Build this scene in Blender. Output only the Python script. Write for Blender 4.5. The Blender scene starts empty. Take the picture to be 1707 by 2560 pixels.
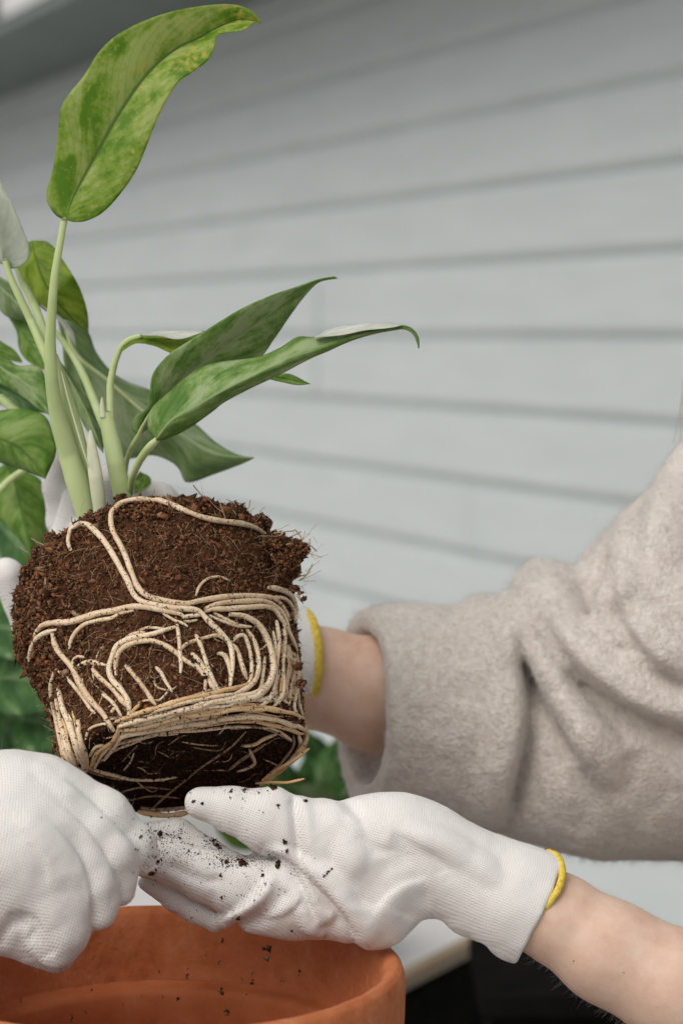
import bpy, math, random
import numpy as np
from mathutils import Vector, Matrix
from mathutils.bvhtree import BVHTree
random.seed(7); RNG = np.random.default_rng(11)
scene = bpy.context.scene
COL = scene.collection

# ---------------------------------------------------------------- camera, world, sun, exposure
FPX = 4978.0                      # focal length in photo pixels (70 mm on a 36 mm tall frame)
CAMH = 1.35; PITCH = math.radians(5.13)
cam = bpy.data.cameras.new('camera'); camo = bpy.data.objects.new('camera', cam); COL.objects.link(camo)
camo.location = (0, 0, CAMH); camo.rotation_euler = (math.radians(90) - PITCH, 0, 0)
cam.sensor_fit = 'VERTICAL'; cam.sensor_height = 36; cam.sensor_width = 24; cam.lens = 70
cam.clip_start = 0.05; cam.clip_end = 500
cam.dof.use_dof = True; cam.dof.focus_distance = 0.955; cam.dof.aperture_fstop = 7.0
scene.camera = camo

SUN_EL, SUN_AZ = math.radians(47), math.radians(220)     # azimuth from +Y, clockwise (sun behind the camera, to the left)
world = bpy.data.worlds.new('World'); scene.world = world; world.use_nodes = True
wn, wl = world.node_tree.nodes, world.node_tree.links
sky = wn.new('ShaderNodeTexSky'); sky.sky_type = 'NISHITA'; sky.sun_disc = False
sky.sun_elevation = SUN_EL; sky.sun_rotation = SUN_AZ
sky.air_density = 1.0; sky.dust_density = 4.0
hsv = wn.new('ShaderNodeHueSaturation'); hsv.inputs['Saturation'].default_value = 0.22
wl.new(sky.outputs[0], hsv.inputs['Color']); wl.new(hsv.outputs[0], wn['Background'].inputs[0])
wn['Background'].inputs[1].default_value = 0.13
sl = bpy.data.lights.new('sun', 'SUN'); sl.energy = 1.5; sl.angle = math.radians(48); sl.color = (1.0, 0.945, 0.885)
so = bpy.data.objects.new('sun', sl); COL.objects.link(so)
sd = Vector((math.sin(SUN_AZ) * math.cos(SUN_EL), math.cos(SUN_AZ) * math.cos(SUN_EL), math.sin(SUN_EL)))
so.rotation_euler = sd.to_track_quat('Z', 'Y').to_euler(); so.location = (0, -2, 5)
scene.view_settings.view_transform = 'Standard'; scene.view_settings.look = 'None'
scene.view_settings.exposure = -0.24; scene.view_settings.gamma = 1.0
scene.view_settings.use_curve_mapping = False

# ---------------------------------------------------------------- helpers
CP, SP = math.cos(PITCH), math.sin(PITCH)
def W(x, y, d):
    """world point seen at photo pixel (x, y) at distance d along the view axis"""
    x = np.asarray(x, float); y = np.asarray(y, float); d = np.asarray(d, float)
    cx = (x - 853.5) / FPX * d; cy = -(y - 1280) / FPX * d
    return np.stack([cx + 0 * d, d * CP + cy * SP, CAMH - d * SP + cy * CP], -1)
def W1(x, y, d): return Vector(W(x, y, d))

def new_obj(name, verts, faces, mat=None, parent=None, smooth=True, uv=None, vcol=None):
    verts = np.asarray(verts, np.float32).reshape(-1, 3)
    if parent is not None:
        p = parent; off = Vector((0, 0, 0))
        while p is not None: off += p.location; p = p.parent
        verts = verts - np.array(off, np.float32)
    me = bpy.data.meshes.new(name)
    if isinstance(faces, np.ndarray):
        n, k = faces.shape
        me.vertices.add(len(verts)); me.vertices.foreach_set('co', verts.ravel())
        me.loops.add(n * k); me.loops.foreach_set('vertex_index', faces.astype(np.int32).ravel())
        me.polygons.add(n); me.polygons.foreach_set('loop_start', np.arange(0, n * k, k, dtype=np.int32))
        me.update(calc_edges=True)
    else:
        me.from_pydata([tuple(v) for v in verts.tolist()], [], faces)
    if smooth: me.polygons.foreach_set('use_smooth', np.ones(len(me.polygons), bool))
    if uv is not None:
        li = np.empty(len(me.loops), np.int32); me.loops.foreach_get('vertex_index', li)
        l = me.uv_layers.new(name='UVMap'); l.data.foreach_set('uv', np.asarray(uv, np.float32)[li].ravel())
    if vcol is not None:
        a = me.color_attributes.new('tone', 'FLOAT_COLOR', 'POINT')
        c = np.ones((len(verts), 4), np.float32); c[:, :3] = vcol; a.data.foreach_set('color', c.ravel())
    if mat is not None: me.materials.append(mat)
    me.update()
    o = bpy.data.objects.new(name, me); COL.objects.link(o)
    if parent is not None: o.parent = parent
    return o
def thing(name, label, cat, loc, group=None):
    o = bpy.data.objects.new(name, None); COL.objects.link(o); o.location = Vector(loc)
    o.empty_display_size = 0.02
    o['label'] = label; o['category'] = cat
    if group: o['group'] = group
    return o
def box_vf(x0, x1, y0, y1, z0, z1):
    v = [(x, y, z) for x in (x0, x1) for y in (y0, y1) for z in (z0, z1)]
    f = [(0, 1, 3, 2), (4, 6, 7, 5), (0, 4, 5, 1), (2, 3, 7, 6), (0, 2, 6, 4), (1, 5, 7, 3)]
    return v, f
def bevel(o, w, seg=2):
    m = o.modifiers.new('bevel', 'BEVEL'); m.width = w; m.segments = seg; m.limit_method = 'ANGLE'

def crom(pts, step=None, n=None):
    """Catmull-Rom through rows of pts, resampled evenly by the first two columns"""
    P = np.asarray(pts, float)
    if len(P) > 2:
        E = np.vstack([2 * P[0] - P[1], P, 2 * P[-1] - P[-2]])
        out = []
        for i in range(1, len(E) - 2):
            t = np.linspace(0, 1, 12, endpoint=False)[:, None]
            a, b, c, d = E[i - 1], E[i], E[i + 1], E[i + 2]
            out.append(0.5 * ((2 * b) + (c - a) * t + (2 * a - 5 * b + 4 * c - d) * t ** 2 + (3 * b - a - 3 * c + d) * t ** 3))
        P = np.vstack(out + [P[-1:]])
    s = np.r_[0, np.cumsum(np.linalg.norm(np.diff(P[:, :2], axis=0), axis=1))]
    if n is None: n = max(3, int(s[-1] / step) + 1)
    q = np.linspace(0, s[-1], n)
    return np.stack([np.interp(q, s, P[:, k]) for k in range(P.shape[1])], 1)

def vnoise(P, scale, seed=0):
    """trilinear value noise in -1..1"""
    r = np.random.default_rng(seed); L = r.uniform(-1, 1, (64, 64, 64)).astype(np.float32)
    Q = np.asarray(P) / scale; I = np.floor(Q).astype(int); fr = Q - I; fr = fr * fr * (3 - 2 * fr); I &= 63; J = (I + 1) & 63
    a = lambda i, j, k: L[i, j, k]
    x, y, z = fr[..., 0], fr[..., 1], fr[..., 2]
    i0, j0, k0 = I[..., 0], I[..., 1], I[..., 2]; i1, j1, k1 = J[..., 0], J[..., 1], J[..., 2]
    return ((a(i0, j0, k0) * (1 - x) + a(i1, j0, k0) * x) * (1 - y) + (a(i0, j1, k0) * (1 - x) + a(i1, j1, k0) * x) * y) * (1 - z) + \
           ((a(i0, j0, k1) * (1 - x) + a(i1, j0, k1) * x) * (1 - y) + (a(i0, j1, k1) * (1 - x) + a(i1, j1, k1) * x) * y) * z

def tube_vf(P, R, sides=8, cap=True):
    """P world points (n,3), R radii"""
    P = np.asarray(P, float); R = np.broadcast_to(R, (len(P),)).astype(float)
    T = np.gradient(P, axis=0); T /= np.linalg.norm(T, axis=1)[:, None] + 1e-12
    up = np.array([0.31, 0.2, 0.93]); N = np.zeros_like(P)
    n = np.cross(T[0], up); n /= np.linalg.norm(n)
    for i in range(len(P)):
        n = n - T[i] * n.dot(T[i]); n /= np.linalg.norm(n) + 1e-12; N[i] = n
    B = np.cross(T, N); a = np.linspace(0, 2 * np.pi, sides, endpoint=False)
    V = P[:, None] + R[:, None, None] * (np.cos(a)[None, :, None] * N[:, None] + np.sin(a)[None, :, None] * B[:, None])
    V = V.reshape(-1, 3); m = len(P); i = np.arange(m - 1)[:, None] * sides; j = np.arange(sides)[None]
    k = (j + 1) % sides
    F = np.stack([i + j, i + k, i + sides + k, i + sides + j], -1).reshape(-1, 4).tolist()
    if cap:
        V = np.vstack([V, P[0] - T[0] * R[0] * .6, P[-1] + T[-1] * R[-1] * .6])
        e = m * sides
        for q in range(sides):
            F.append([q, e, (q + 1) % sides]); F.append([(m - 1) * sides + q, (m - 1) * sides + (q + 1) % sides, e + 1])
            F[-2] = [(q + 1) % sides, e, q][::-1][::-1]
    return V, F

# ---------------------------------------------------------------- distance-field modelling
class Field:
    """a solid blended from tapered capsules, in photo-pixel units about a distance d0"""
    def __init__(s, x0, x1, y0, y1, z0, z1, h, d0):
        s.o = np.array([x0, y0, z0], np.float32); s.h = h; s.d0 = d0
        s.ax = [np.arange(a, b, h, dtype=np.float32) for a, b in ((x0, x1), (y0, y1), (z0, z1))]
        s.f = np.full([len(a) for a in s.ax], 400.0, np.float32)
    def _sl(s, lo, hi):
        r = []
        for a, l, h_ in zip(s.ax, lo, hi):
            i = max(0, int((l - a[0]) / s.h)); j = min(len(a), int((h_ - a[0]) / s.h) + 2)
            if i >= j: return None
            r.append(slice(i, j))
        return tuple(r)
    def _grid(s, sl): return np.meshgrid(*[a[q] for a, q in zip(s.ax, sl)], indexing='ij', sparse=True)
    def chain(s, pts, k=20, kz=1.0, sub=False):
        """pts rows (x, y, z, r); kz > 1 flattens in depth"""
        P = np.array(pts, np.float32)
        for a, b in (zip(P[:-1], P[1:]) if len(P) > 1 else [(P[0], P[0] + np.array([.01, 0, 0, 0], np.float32))]):
            rm = max(a[3], b[3]) + k + 3 * s.h
            lo = np.minimum(a[:3], b[:3]) - rm; hi = np.maximum(a[:3], b[:3]) + rm
            sl = s._sl(lo, hi)
            if sl is None: continue
            X, Y, Z = s._grid(sl); Zk = (Z - a[2]) * kz
            ab = (b - a)[:3].copy(); ab[2] *= kz; L = float(ab.dot(ab)) + 1e-6
            t = ((X - a[0]) * ab[0] + (Y - a[1]) * ab[1] + Zk * ab[2]) / L
            sn = float(np.clip((b[3] - a[3]) / math.sqrt(L), -.9, .9))
            if abs(sn) > .02:
                pr = np.sqrt(np.maximum((X - a[0]) ** 2 + (Y - a[1]) ** 2 + Zk ** 2 - t * t * L, 0)); t = t + pr * sn / math.sqrt(1 - sn * sn) / math.sqrt(L)
            t = np.clip(t, 0, 1)
            d = np.sqrt((X - a[0] - t * ab[0]) ** 2 + (Y - a[1] - t * ab[1]) ** 2 + (Zk - t * ab[2]) ** 2) - (a[3] + t * (b[3] - a[3]))
            if kz > 1: d = d * 0.85
            f = s.f[sl]
            if sub:
                d = -d; h = np.clip(.5 - .5 * (d - f) / k, 0, 1); s.f[sl] = d * (1 - h) + f * h + k * h * (1 - h)
            else:
                h = np.clip(.5 + .5 * (d - f) / k, 0, 1); s.f[sl] = d * (1 - h) + f * h - k * h * (1 - h)
    def cut(s, fn, k=12):
        """keep only where fn(X, Y, Z) < 0"""
        X, Y, Z = np.meshgrid(*s.ax, indexing='ij', sparse=True)
        d = fn(X, Y, Z).astype(np.float32) + 0 * s.f; f = s.f
        h = np.clip(.5 - .5 * (d - f) / k, 0, 1); s.f = d * (1 - h) + f * h + k * h * (1 - h)
    def groove(s, pts, w, depth, zmax=1e9, w2=None):
        """a crease (depth > 0) or raised fold (depth < 0) along a line, on the side nearer than zmax"""
        P = crom(pts, step=6)
        lo = P.min(0) - 3 * w; hi = P.max(0) + 3 * w
        sl = s._sl((lo[0], lo[1], -1e9), (hi[0], hi[1], min(zmax + 40, 1e8)))
        if sl is None: return
        x = s.ax[0][sl[0]]; y = s.ax[1][sl[1]]
        X, Y = np.meshgrid(x, y, indexing='ij'); D = np.full(X.shape, 1e9, np.float32); TT = np.zeros_like(D)
        for i, p in enumerate(P[:, :2]):
            q = (X - p[0]) ** 2 + (Y - p[1]) ** 2; m = q < D; D[m] = q[m]; TT[m] = i / (len(P) - 1)
        g = depth * np.exp(-D / w ** 2) * np.clip(np.sin(np.pi * np.clip(TT, .04, .96)) * 2.2, 0, 1)
        zf = 1 / (1 + np.exp(np.clip((s.ax[2][sl[2]] - zmax) / 15, -30, 30)))
        s.f[sl] += g[:, :, None] * zf[None, None, :]
    def fold(s, pts, ws, wl, depth, lift=0, zmax=60):
        """an overlapping fold: the cloth on one side of the line lies over the other side"""
        P = crom(pts, step=5)[:, :2]; T = np.gradient(P, axis=0); T /= np.linalg.norm(T, axis=1)[:, None]
        lo = P.min(0) - 3 * wl; hi = P.max(0) + 3 * wl; sl = s._sl((lo[0], lo[1], -1e9), (hi[0], hi[1], zmax + 40))
        X, Y = np.meshgrid(s.ax[0][sl[0]], s.ax[1][sl[1]], indexing='ij'); D = np.full(X.shape, 1e9); G = np.zeros_like(D); TT = np.zeros_like(D)
        for i, p in enumerate(P):
            q = (X - p[0]) ** 2 + (Y - p[1]) ** 2; m = q < D; D[m] = q[m]; TT[m] = i / (len(P) - 1)
            G[m] = (T[i, 0] * (Y - p[1]) - T[i, 1] * (X - p[0]))[m]
        D = np.sqrt(D) * np.sign(G); en = np.clip(np.sin(np.pi * np.clip(TT, .02, .98)) * 1.8, 0, 1)
        g = depth / (1 + np.exp(-np.clip(D / ws * 3, -30, 30))) * np.exp(-np.maximum(D, 0) / wl) - lift * np.exp(-((D + wl * .7) / wl) ** 2)
        zf = 1 / (1 + np.exp(np.clip((s.ax[2][sl[2]] - zmax) / 15, -30, 30)))
        s.f[sl] += (g * en)[:, :, None].astype(np.float32) * zf[None, None, :]
    def roll(s, pts, r, bury=.5, k=12, sub=False):
        """a raised fold of radius r running over the near surface"""
        P = crom(pts, step=10); rows = []
        for i, (x, y) in enumerate(P[:, :2]):
            ix = int((x - s.ax[0][0]) / s.h); iy = int((y - s.ax[1][0]) / s.h)
            if not (0 <= ix < len(s.ax[0]) and 0 <= iy < len(s.ax[1])): continue
            col = np.where(s.f[ix, iy] < 0)[0]
            if len(col) == 0: continue
            e = min(1, 2.6 * math.sin(math.pi * (i + .5) / len(P))) ** .6
            rows.append([x, y, s.ax[2][col[0]] + r * bury + r * (1 - e) * (-1.6 if sub else 1), r])
        if len(rows) < 4: return
        R = np.array(rows)
        for _ in range(6): R[1:-1, 2] = .25 * R[:-2, 2] + .5 * R[1:-1, 2] + .25 * R[2:, 2]
        s.chain(R[::2].tolist(), k=k, sub=sub)
    def wobble(s, scale, amp, seed):
        sl = np.where(np.abs(s.f) < 4 * amp + 3 * s.h)
        P = np.stack([s.ax[i][sl[i]] for i in range(3)], -1); s.f[sl] += amp * vnoise(P, scale, seed)
    def mesh(s, smooth=2):
        f = s.f; ins = f < 0
        c = np.zeros(tuple(n - 1 for n in f.shape), np.int8)
        for i in (0, 1):
            for j in (0, 1):
                for k in (0, 1):
                    c += ins[i:f.shape[0] - 1 + i, j:f.shape[1] - 1 + j, k:f.shape[2] - 1 + k]
        I = np.argwhere((c > 0) & (c < 8)); n = len(I)
        cor = np.array([(i, j, k) for i in (0, 1) for j in (0, 1) for k in (0, 1)])
        V = np.stack([f[I[:, 0] + a, I[:, 1] + b, I[:, 2] + g] for a, b, g in cor], 1)
        S = np.zeros((n, 3)); C = np.zeros(n)
        for a in range(8):
            for b in range(a + 1, 8):
                if abs(cor[a] - cor[b]).sum() != 1: continue
                m = (V[:, a] < 0) != (V[:, b] < 0); t = V[m, a] / (V[m, a] - V[m, b])
                S[m] += cor[a] + t[:, None] * (cor[b] - cor[a]); C[m] += 1
        P = (I + S / C[:, None])
        idx = np.full(c.shape, -1, np.int32); idx[tuple(I.T)] = np.arange(n)
        F = []
        for ax in range(3):
            o = [q for q in range(3) if q != ax]
            A = np.take(ins, range(f.shape[ax] - 1), ax); B = np.take(ins, range(1, f.shape[ax]), ax)
            E = np.argwhere(A != B)
            ok = (E[:, o[0]] > 0) & (E[:, o[1]] > 0) & (E[:, o[0]] < f.shape[o[0]] - 1) & (E[:, o[1]] < f.shape[o[1]] - 1); E = E[ok]
            q = []
            for da, db in ((1, 1), (0, 1), (0, 0), (1, 0)):
                G = E.copy(); G[:, o[0]] -= da; G[:, o[1]] -= db; q.append(idx[tuple(G.T)])
            q = np.stack(q, 1); fl = A[tuple(E.T)] ^ (ax == 1); q[fl] = q[fl][:, ::-1]; F.append(q)
        F = np.vstack(F); F = F[(F >= 0).all(1)]
        for _ in range(smooth):
            A = np.zeros_like(P); K = np.zeros(n)
            for e in range(4):
                a, b = F[:, e], F[:, (e + 1) % 4]
                for ch in range(3): A[:, ch] += np.bincount(a, P[b, ch], n) + np.bincount(b, P[a, ch], n)
                K += np.bincount(a, minlength=n) + np.bincount(b, minlength=n)
            P = P * .4 + .6 * A / np.maximum(K, 1)[:, None]
        P = s.o + P * s.h
        Wd = W(P[:, 0], P[:, 1], s.d0 + P[:, 2] * s.d0 / FPX)
        a, b, cc = Wd[F[:, 0]], Wd[F[:, 1]], Wd[F[:, 2]]; ctr = Wd.mean(0)
        if np.einsum('ij,ij->i', np.cross(b - a, cc - a), a - ctr).sum() < 0: F = F[:, ::-1]
        return P, Wd, np.ascontiguousarray(F)

# ---------------------------------------------------------------- materials
def node_mat(name):
    m = bpy.data.materials.new(name); m.use_nodes = True
    return m, m.node_tree.nodes, m.node_tree.links, m.node_tree.nodes['Principled BSDF']
def N(nt, typ, **kw):
    n = nt.new(typ)
    for k, v in kw.items():
        if k in n.inputs.keys() if hasattr(n.inputs, 'keys') else False: n.inputs[k].default_value = v
        else: setattr(n, k, v)
    return n
def ramp(nt, stops):
    r = nt.new('ShaderNodeValToRGB'); e = r.color_ramp.elements
    while len(e) < len(stops): e.new(0.5)
    for q, (p, c) in zip(e, stops): q.position = p; q.color = (*c, 1)
    return r
def noise_mat(name, stops, scale=40, detail=6, rough=.85, bump=.3, bscale=None, bdist=.001, stretch=None, sheen=0, spec=.3, sss=0, rough_n=.6):
    m, nt, lk, b = node_mat(name)
    tc = nt.new('ShaderNodeTexCoord'); src = tc.outputs['Object']
    if stretch:
        mp = nt.new('ShaderNodeMapping'); mp.inputs['Scale'].default_value = stretch; lk.new(src, mp.inputs[0]); src = mp.outputs[0]
    n = N(nt, 'ShaderNodeTexNoise'); n.inputs['Scale'].default_value = scale; n.inputs['Detail'].default_value = detail; n.inputs['Roughness'].default_value = rough_n
    lk.new(src, n.inputs['Vector']); r = ramp(nt, stops); lk.new(n.outputs[0], r.inputs[0]); lk.new(r.outputs[0], b.inputs['Base Color'])
    b.inputs['Roughness'].default_value = rough; b.inputs['Specular IOR Level'].default_value = spec
    if sheen: b.inputs['Sheen Weight'].default_value = sheen; b.inputs['Sheen Roughness'].default_value = .6
    if sss:
        b.inputs['Subsurface Weight'].default_value = sss; b.inputs['Subsurface Radius'].default_value = (1, .35, .18); b.inputs['Subsurface Scale'].default_value = .006
    if bump:
        n2 = N(nt, 'ShaderNodeTexNoise'); n2.inputs['Scale'].default_value = bscale or scale * 2; n2.inputs['Detail'].default_value = 4; lk.new(src, n2.inputs['Vector'])
        bp = nt.new('ShaderNodeBump'); bp.inputs['Strength'].default_value = bump; bp.inputs['Distance'].default_value = bdist
        lk.new(n2.outputs[0], bp.inputs['Height']); lk.new(bp.outputs[0], b.inputs['Normal'])
    return m
def math_n(nt, lk, op, a, b=None):
    n = nt.new('ShaderNodeMath'); n.operation = op
    for i, v in enumerate((a, b)):
        if v is None: continue
        if isinstance(v, (int, float)): n.inputs[i].default_value = v
        else: lk.new(v, n.inputs[i])
    return n.outputs[0]

def knit_mat(name, base, holes):
    m, nt, lk, b = node_mat(name)
    uv = nt.new('ShaderNodeUVMap'); sx = nt.new('ShaderNodeSeparateXYZ')
    nz = N(nt, 'ShaderNodeTexNoise'); nz.inputs['Scale'].default_value = .05; lk.new(uv.outputs[0], nz.inputs['Vector'])
    lk.new(uv.outputs[0], sx.inputs[0]); warp = math_n(nt, lk, 'MULTIPLY', nz.outputs[0], 2.5)
    u = math_n(nt, lk, 'ADD', sx.outputs[0], warp); v = math_n(nt, lk, 'ADD', sx.outputs[1], warp)
    su = math_n(nt, lk, 'SINE', math_n(nt, lk, 'MULTIPLY', u, 6.2832)); sv = math_n(nt, lk, 'SINE', math_n(nt, lk, 'MULTIPLY', v, 6.2832))
    pr = math_n(nt, lk, 'MULTIPLY', math_n(nt, lk, 'ADD', su, 1.0), math_n(nt, lk, 'ADD', sv, 1.0))     # 0..4, dips at stitch gaps
    hole = math_n(nt, lk, 'POWER', math_n(nt, lk, 'MULTIPLY', pr, .25), 2.5)
    tc = nt.new('ShaderNodeTexCoord'); n2 = N(nt, 'ShaderNodeTexNoise'); n2.inputs['Scale'].default_value = 22; n2.inputs['Detail'].default_value = 3
    lk.new(tc.outputs['Object'], n2.inputs['Vector'])
    r = ramp(nt, [(.3, tuple(c * .93 for c in base)), (.65, base)]); lk.new(n2.outputs[0], r.inputs[0])
    mx = nt.new('ShaderNodeMix'); mx.data_type = 'RGBA'; lk.new(math_n(nt, lk, 'MULTIPLY', hole, holes), mx.inputs[0])
    lk.new(r.outputs[0], mx.inputs[6]); mx.inputs[7].default_value = (.30, .29, .28, 1); lk.new(mx.outputs[2], b.inputs['Base Color'])
    b.inputs['Roughness'].default_value = .92; b.inputs['Specular IOR Level'].default_value = .15
    b.inputs['Sheen Weight'].default_value = .15
    fz = N(nt, 'ShaderNodeTexNoise'); fz.inputs['Scale'].default_value = 900; lk.new(tc.outputs['Object'], fz.inputs['Vector'])
    h = math_n(nt, lk, 'ADD', math_n(nt, lk, 'MULTIPLY', hole, -1.0), math_n(nt, lk, 'MULTIPLY', fz.outputs[0], .25))
    bp = nt.new('ShaderNodeBump'); bp.inputs['Strength'].default_value = .65; bp.inputs['Distance'].default_value = .0006
    lk.new(h, bp.inputs['Height']); lk.new(bp.outputs[0], b.inputs['Normal'])
    return m

def leaf_mat(name, dark, mid, pale, rib, spots=0, trans=.35, fscale=9, edges=(.38, .5, .62), mottle=.25, veins=.12):
    m, nt, lk, b = node_mat(name)
    uv = nt.new('ShaderNodeUVMap'); sx = nt.new('ShaderNodeSeparateXYZ'); lk.new(uv.outputs[0], sx.inputs[0])
    u, v = sx.outputs[0], sx.outputs[1]; au = math_n(nt, lk, 'ABSOLUTE', u)
    side = math_n(nt, lk, 'SIGN', u)
    vv = math_n(nt, lk, 'SUBTRACT', v, math_n(nt, lk, 'MULTIPLY', au, .28))
    cx = nt.new('ShaderNodeCombineXYZ'); lk.new(math_n(nt, lk, 'MULTIPLY', vv, fscale), cx.inputs[0])
    lk.new(math_n(nt, lk, 'MULTIPLY', au, 1.3), cx.inputs[1]); lk.new(math_n(nt, lk, 'MULTIPLY', side, 7.3), cx.inputs[2])
    n = N(nt, 'ShaderNodeTexNoise'); n.inputs['Scale'].default_value = 1; n.inputs['Detail'].default_value = 5; n.inputs['Roughness'].default_value = .62
    n.inputs['Distortion'].default_value = .4
    lk.new(cx.outputs[0], n.inputs['Vector'])
    tcm = nt.new('ShaderNodeTexCoord'); nm = N(nt, 'ShaderNodeTexNoise'); nm.inputs['Scale'].default_value = 120; nm.inputs['Detail'].default_value = 6; nm.inputs['Roughness'].default_value = .7
    lk.new(tcm.outputs['Object'], nm.inputs['Vector'])
    nmix = math_n(nt, lk, 'ADD', math_n(nt, lk, 'MULTIPLY', n.outputs[0], 1 - mottle), math_n(nt, lk, 'MULTIPLY', nm.outputs[0], mottle))
    r = ramp(nt, [(edges[0], dark), (edges[1], mid), (edges[2], pale)]); lk.new(nmix, r.inputs[0]); colr = r.outputs[0]
    if veins:
        vs = math_n(nt, lk, 'POWER', math_n(nt, lk, 'ABSOLUTE', math_n(nt, lk, 'SINE', math_n(nt, lk, 'ADD', math_n(nt, lk, 'MULTIPLY', vv, 62), math_n(nt, lk, 'MULTIPLY', n.outputs[0], 5)))), 14)
        mv = nt.new('ShaderNodeMix'); mv.data_type = 'RGBA'; lk.new(math_n(nt, lk, 'MULTIPLY', vs, veins), mv.inputs[0]); lk.new(colr, mv.inputs[6]); mv.inputs[7].default_value = (*rib, 1); colr = mv.outputs[2]
    if spots:
        tc = nt.new('ShaderNodeTexCoord'); ns = N(nt, 'ShaderNodeTexNoise'); ns.inputs['Scale'].default_value = 330; ns.inputs['Detail'].default_value = 2
        lk.new(tc.outputs['Object'], ns.inputs['Vector'])
        nb = N(nt, 'ShaderNodeTexNoise'); nb.inputs['Scale'].default_value = 28; lk.new(tc.outputs['Object'], nb.inputs['Vector'])
        mk = math_n(nt, lk, 'MULTIPLY', nb.outputs[0], math_n(nt, lk, 'ADD', math_n(nt, lk, 'MULTIPLY', v, .55), .62))
        t = math_n(nt, lk, 'ADD', ns.outputs[0], math_n(nt, lk, 'MULTIPLY', mk, .55)); rs = ramp(nt, [(.80, (0, 0, 0)), (1.0, (1, 1, 1))]); lk.new(t, rs.inputs[0])
        mx = nt.new('ShaderNodeMix'); mx.data_type = 'RGBA'; lk.new(math_n(nt, lk, 'MULTIPLY', rs.outputs[0], spots), mx.inputs[0])
        lk.new(colr, mx.inputs[6]); mx.inputs[7].default_value = (.66, .60, .13, 1); colr = mx.outputs[2]
    rr = ramp(nt, [(.015, (1, 1, 1)), (.07, (0, 0, 0))]); lk.new(au, rr.inputs[0])
    mx = nt.new('ShaderNodeMix'); mx.data_type = 'RGBA'; lk.new(rr.outputs[0], mx.inputs[0]); lk.new(colr, mx.inputs[6]); mx.inputs[7].default_value = (*rib, 1)
    lk.new(mx.outputs[2], b.inputs['Base Color']); b.inputs['Roughness'].default_value = .52; b.inputs['Specular IOR Level'].default_value = .3
    wv = math_n(nt, lk, 'SINE', math_n(nt, lk, 'MULTIPLY', vv, 95)); hgt = math_n(nt, lk, 'ADD', math_n(nt, lk, 'MULTIPLY', wv, .05), math_n(nt, lk, 'MULTIPLY', n.outputs[0], 1.2))
    bp = nt.new('ShaderNodeBump'); bp.inputs['Strength'].default_value = .35; bp.inputs['Distance'].default_value = .001; lk.new(hgt, bp.inputs['Height']); lk.new(bp.outputs[0], b.inputs['Normal'])
    tr = nt.new('ShaderNodeBsdfTranslucent'); lk.new(mx.outputs[2], tr.inputs[0]); ms = nt.new('ShaderNodeMixShader'); ms.inputs[0].default_value = trans
    out = nt['Material Output']; lk.new(b.outputs[0], ms.inputs[1]); lk.new(tr.outputs[0], ms.inputs[2]); lk.new(ms.outputs[0], out.inputs[0])
    return m
def tone_mat(name, rough=.95, gain=1.0, dirt=None):
    m, nt, lk, b = node_mat(name)
    a = nt.new('ShaderNodeAttribute'); a.attribute_name = 'tone'
    tc = nt.new('ShaderNodeTexCoord'); n = N(nt, 'ShaderNodeTexNoise'); n.inputs['Scale'].default_value = 900; n.inputs['Detail'].default_value = 3
    lk.new(tc.outputs['Object'], n.inputs['Vector']); r = ramp(nt, [(.3, (.55,) * 3), (.7, (1.25,) * 3)]); lk.new(n.outputs[0], r.inputs[0])
    mx = nt.new('ShaderNodeMix'); mx.data_type = 'RGBA'; mx.blend_type = 'MULTIPLY'; mx.inputs[0].default_value = 1
    lk.new(a.outputs['Color'], mx.inputs[6]); lk.new(r.outputs[0], mx.inputs[7]); lk.new(mx.outputs[2], b.inputs['Base Color'])
    b.inputs['Roughness'].default_value = rough; b.inputs['Specular IOR Level'].default_value = .2
    return m
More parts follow.
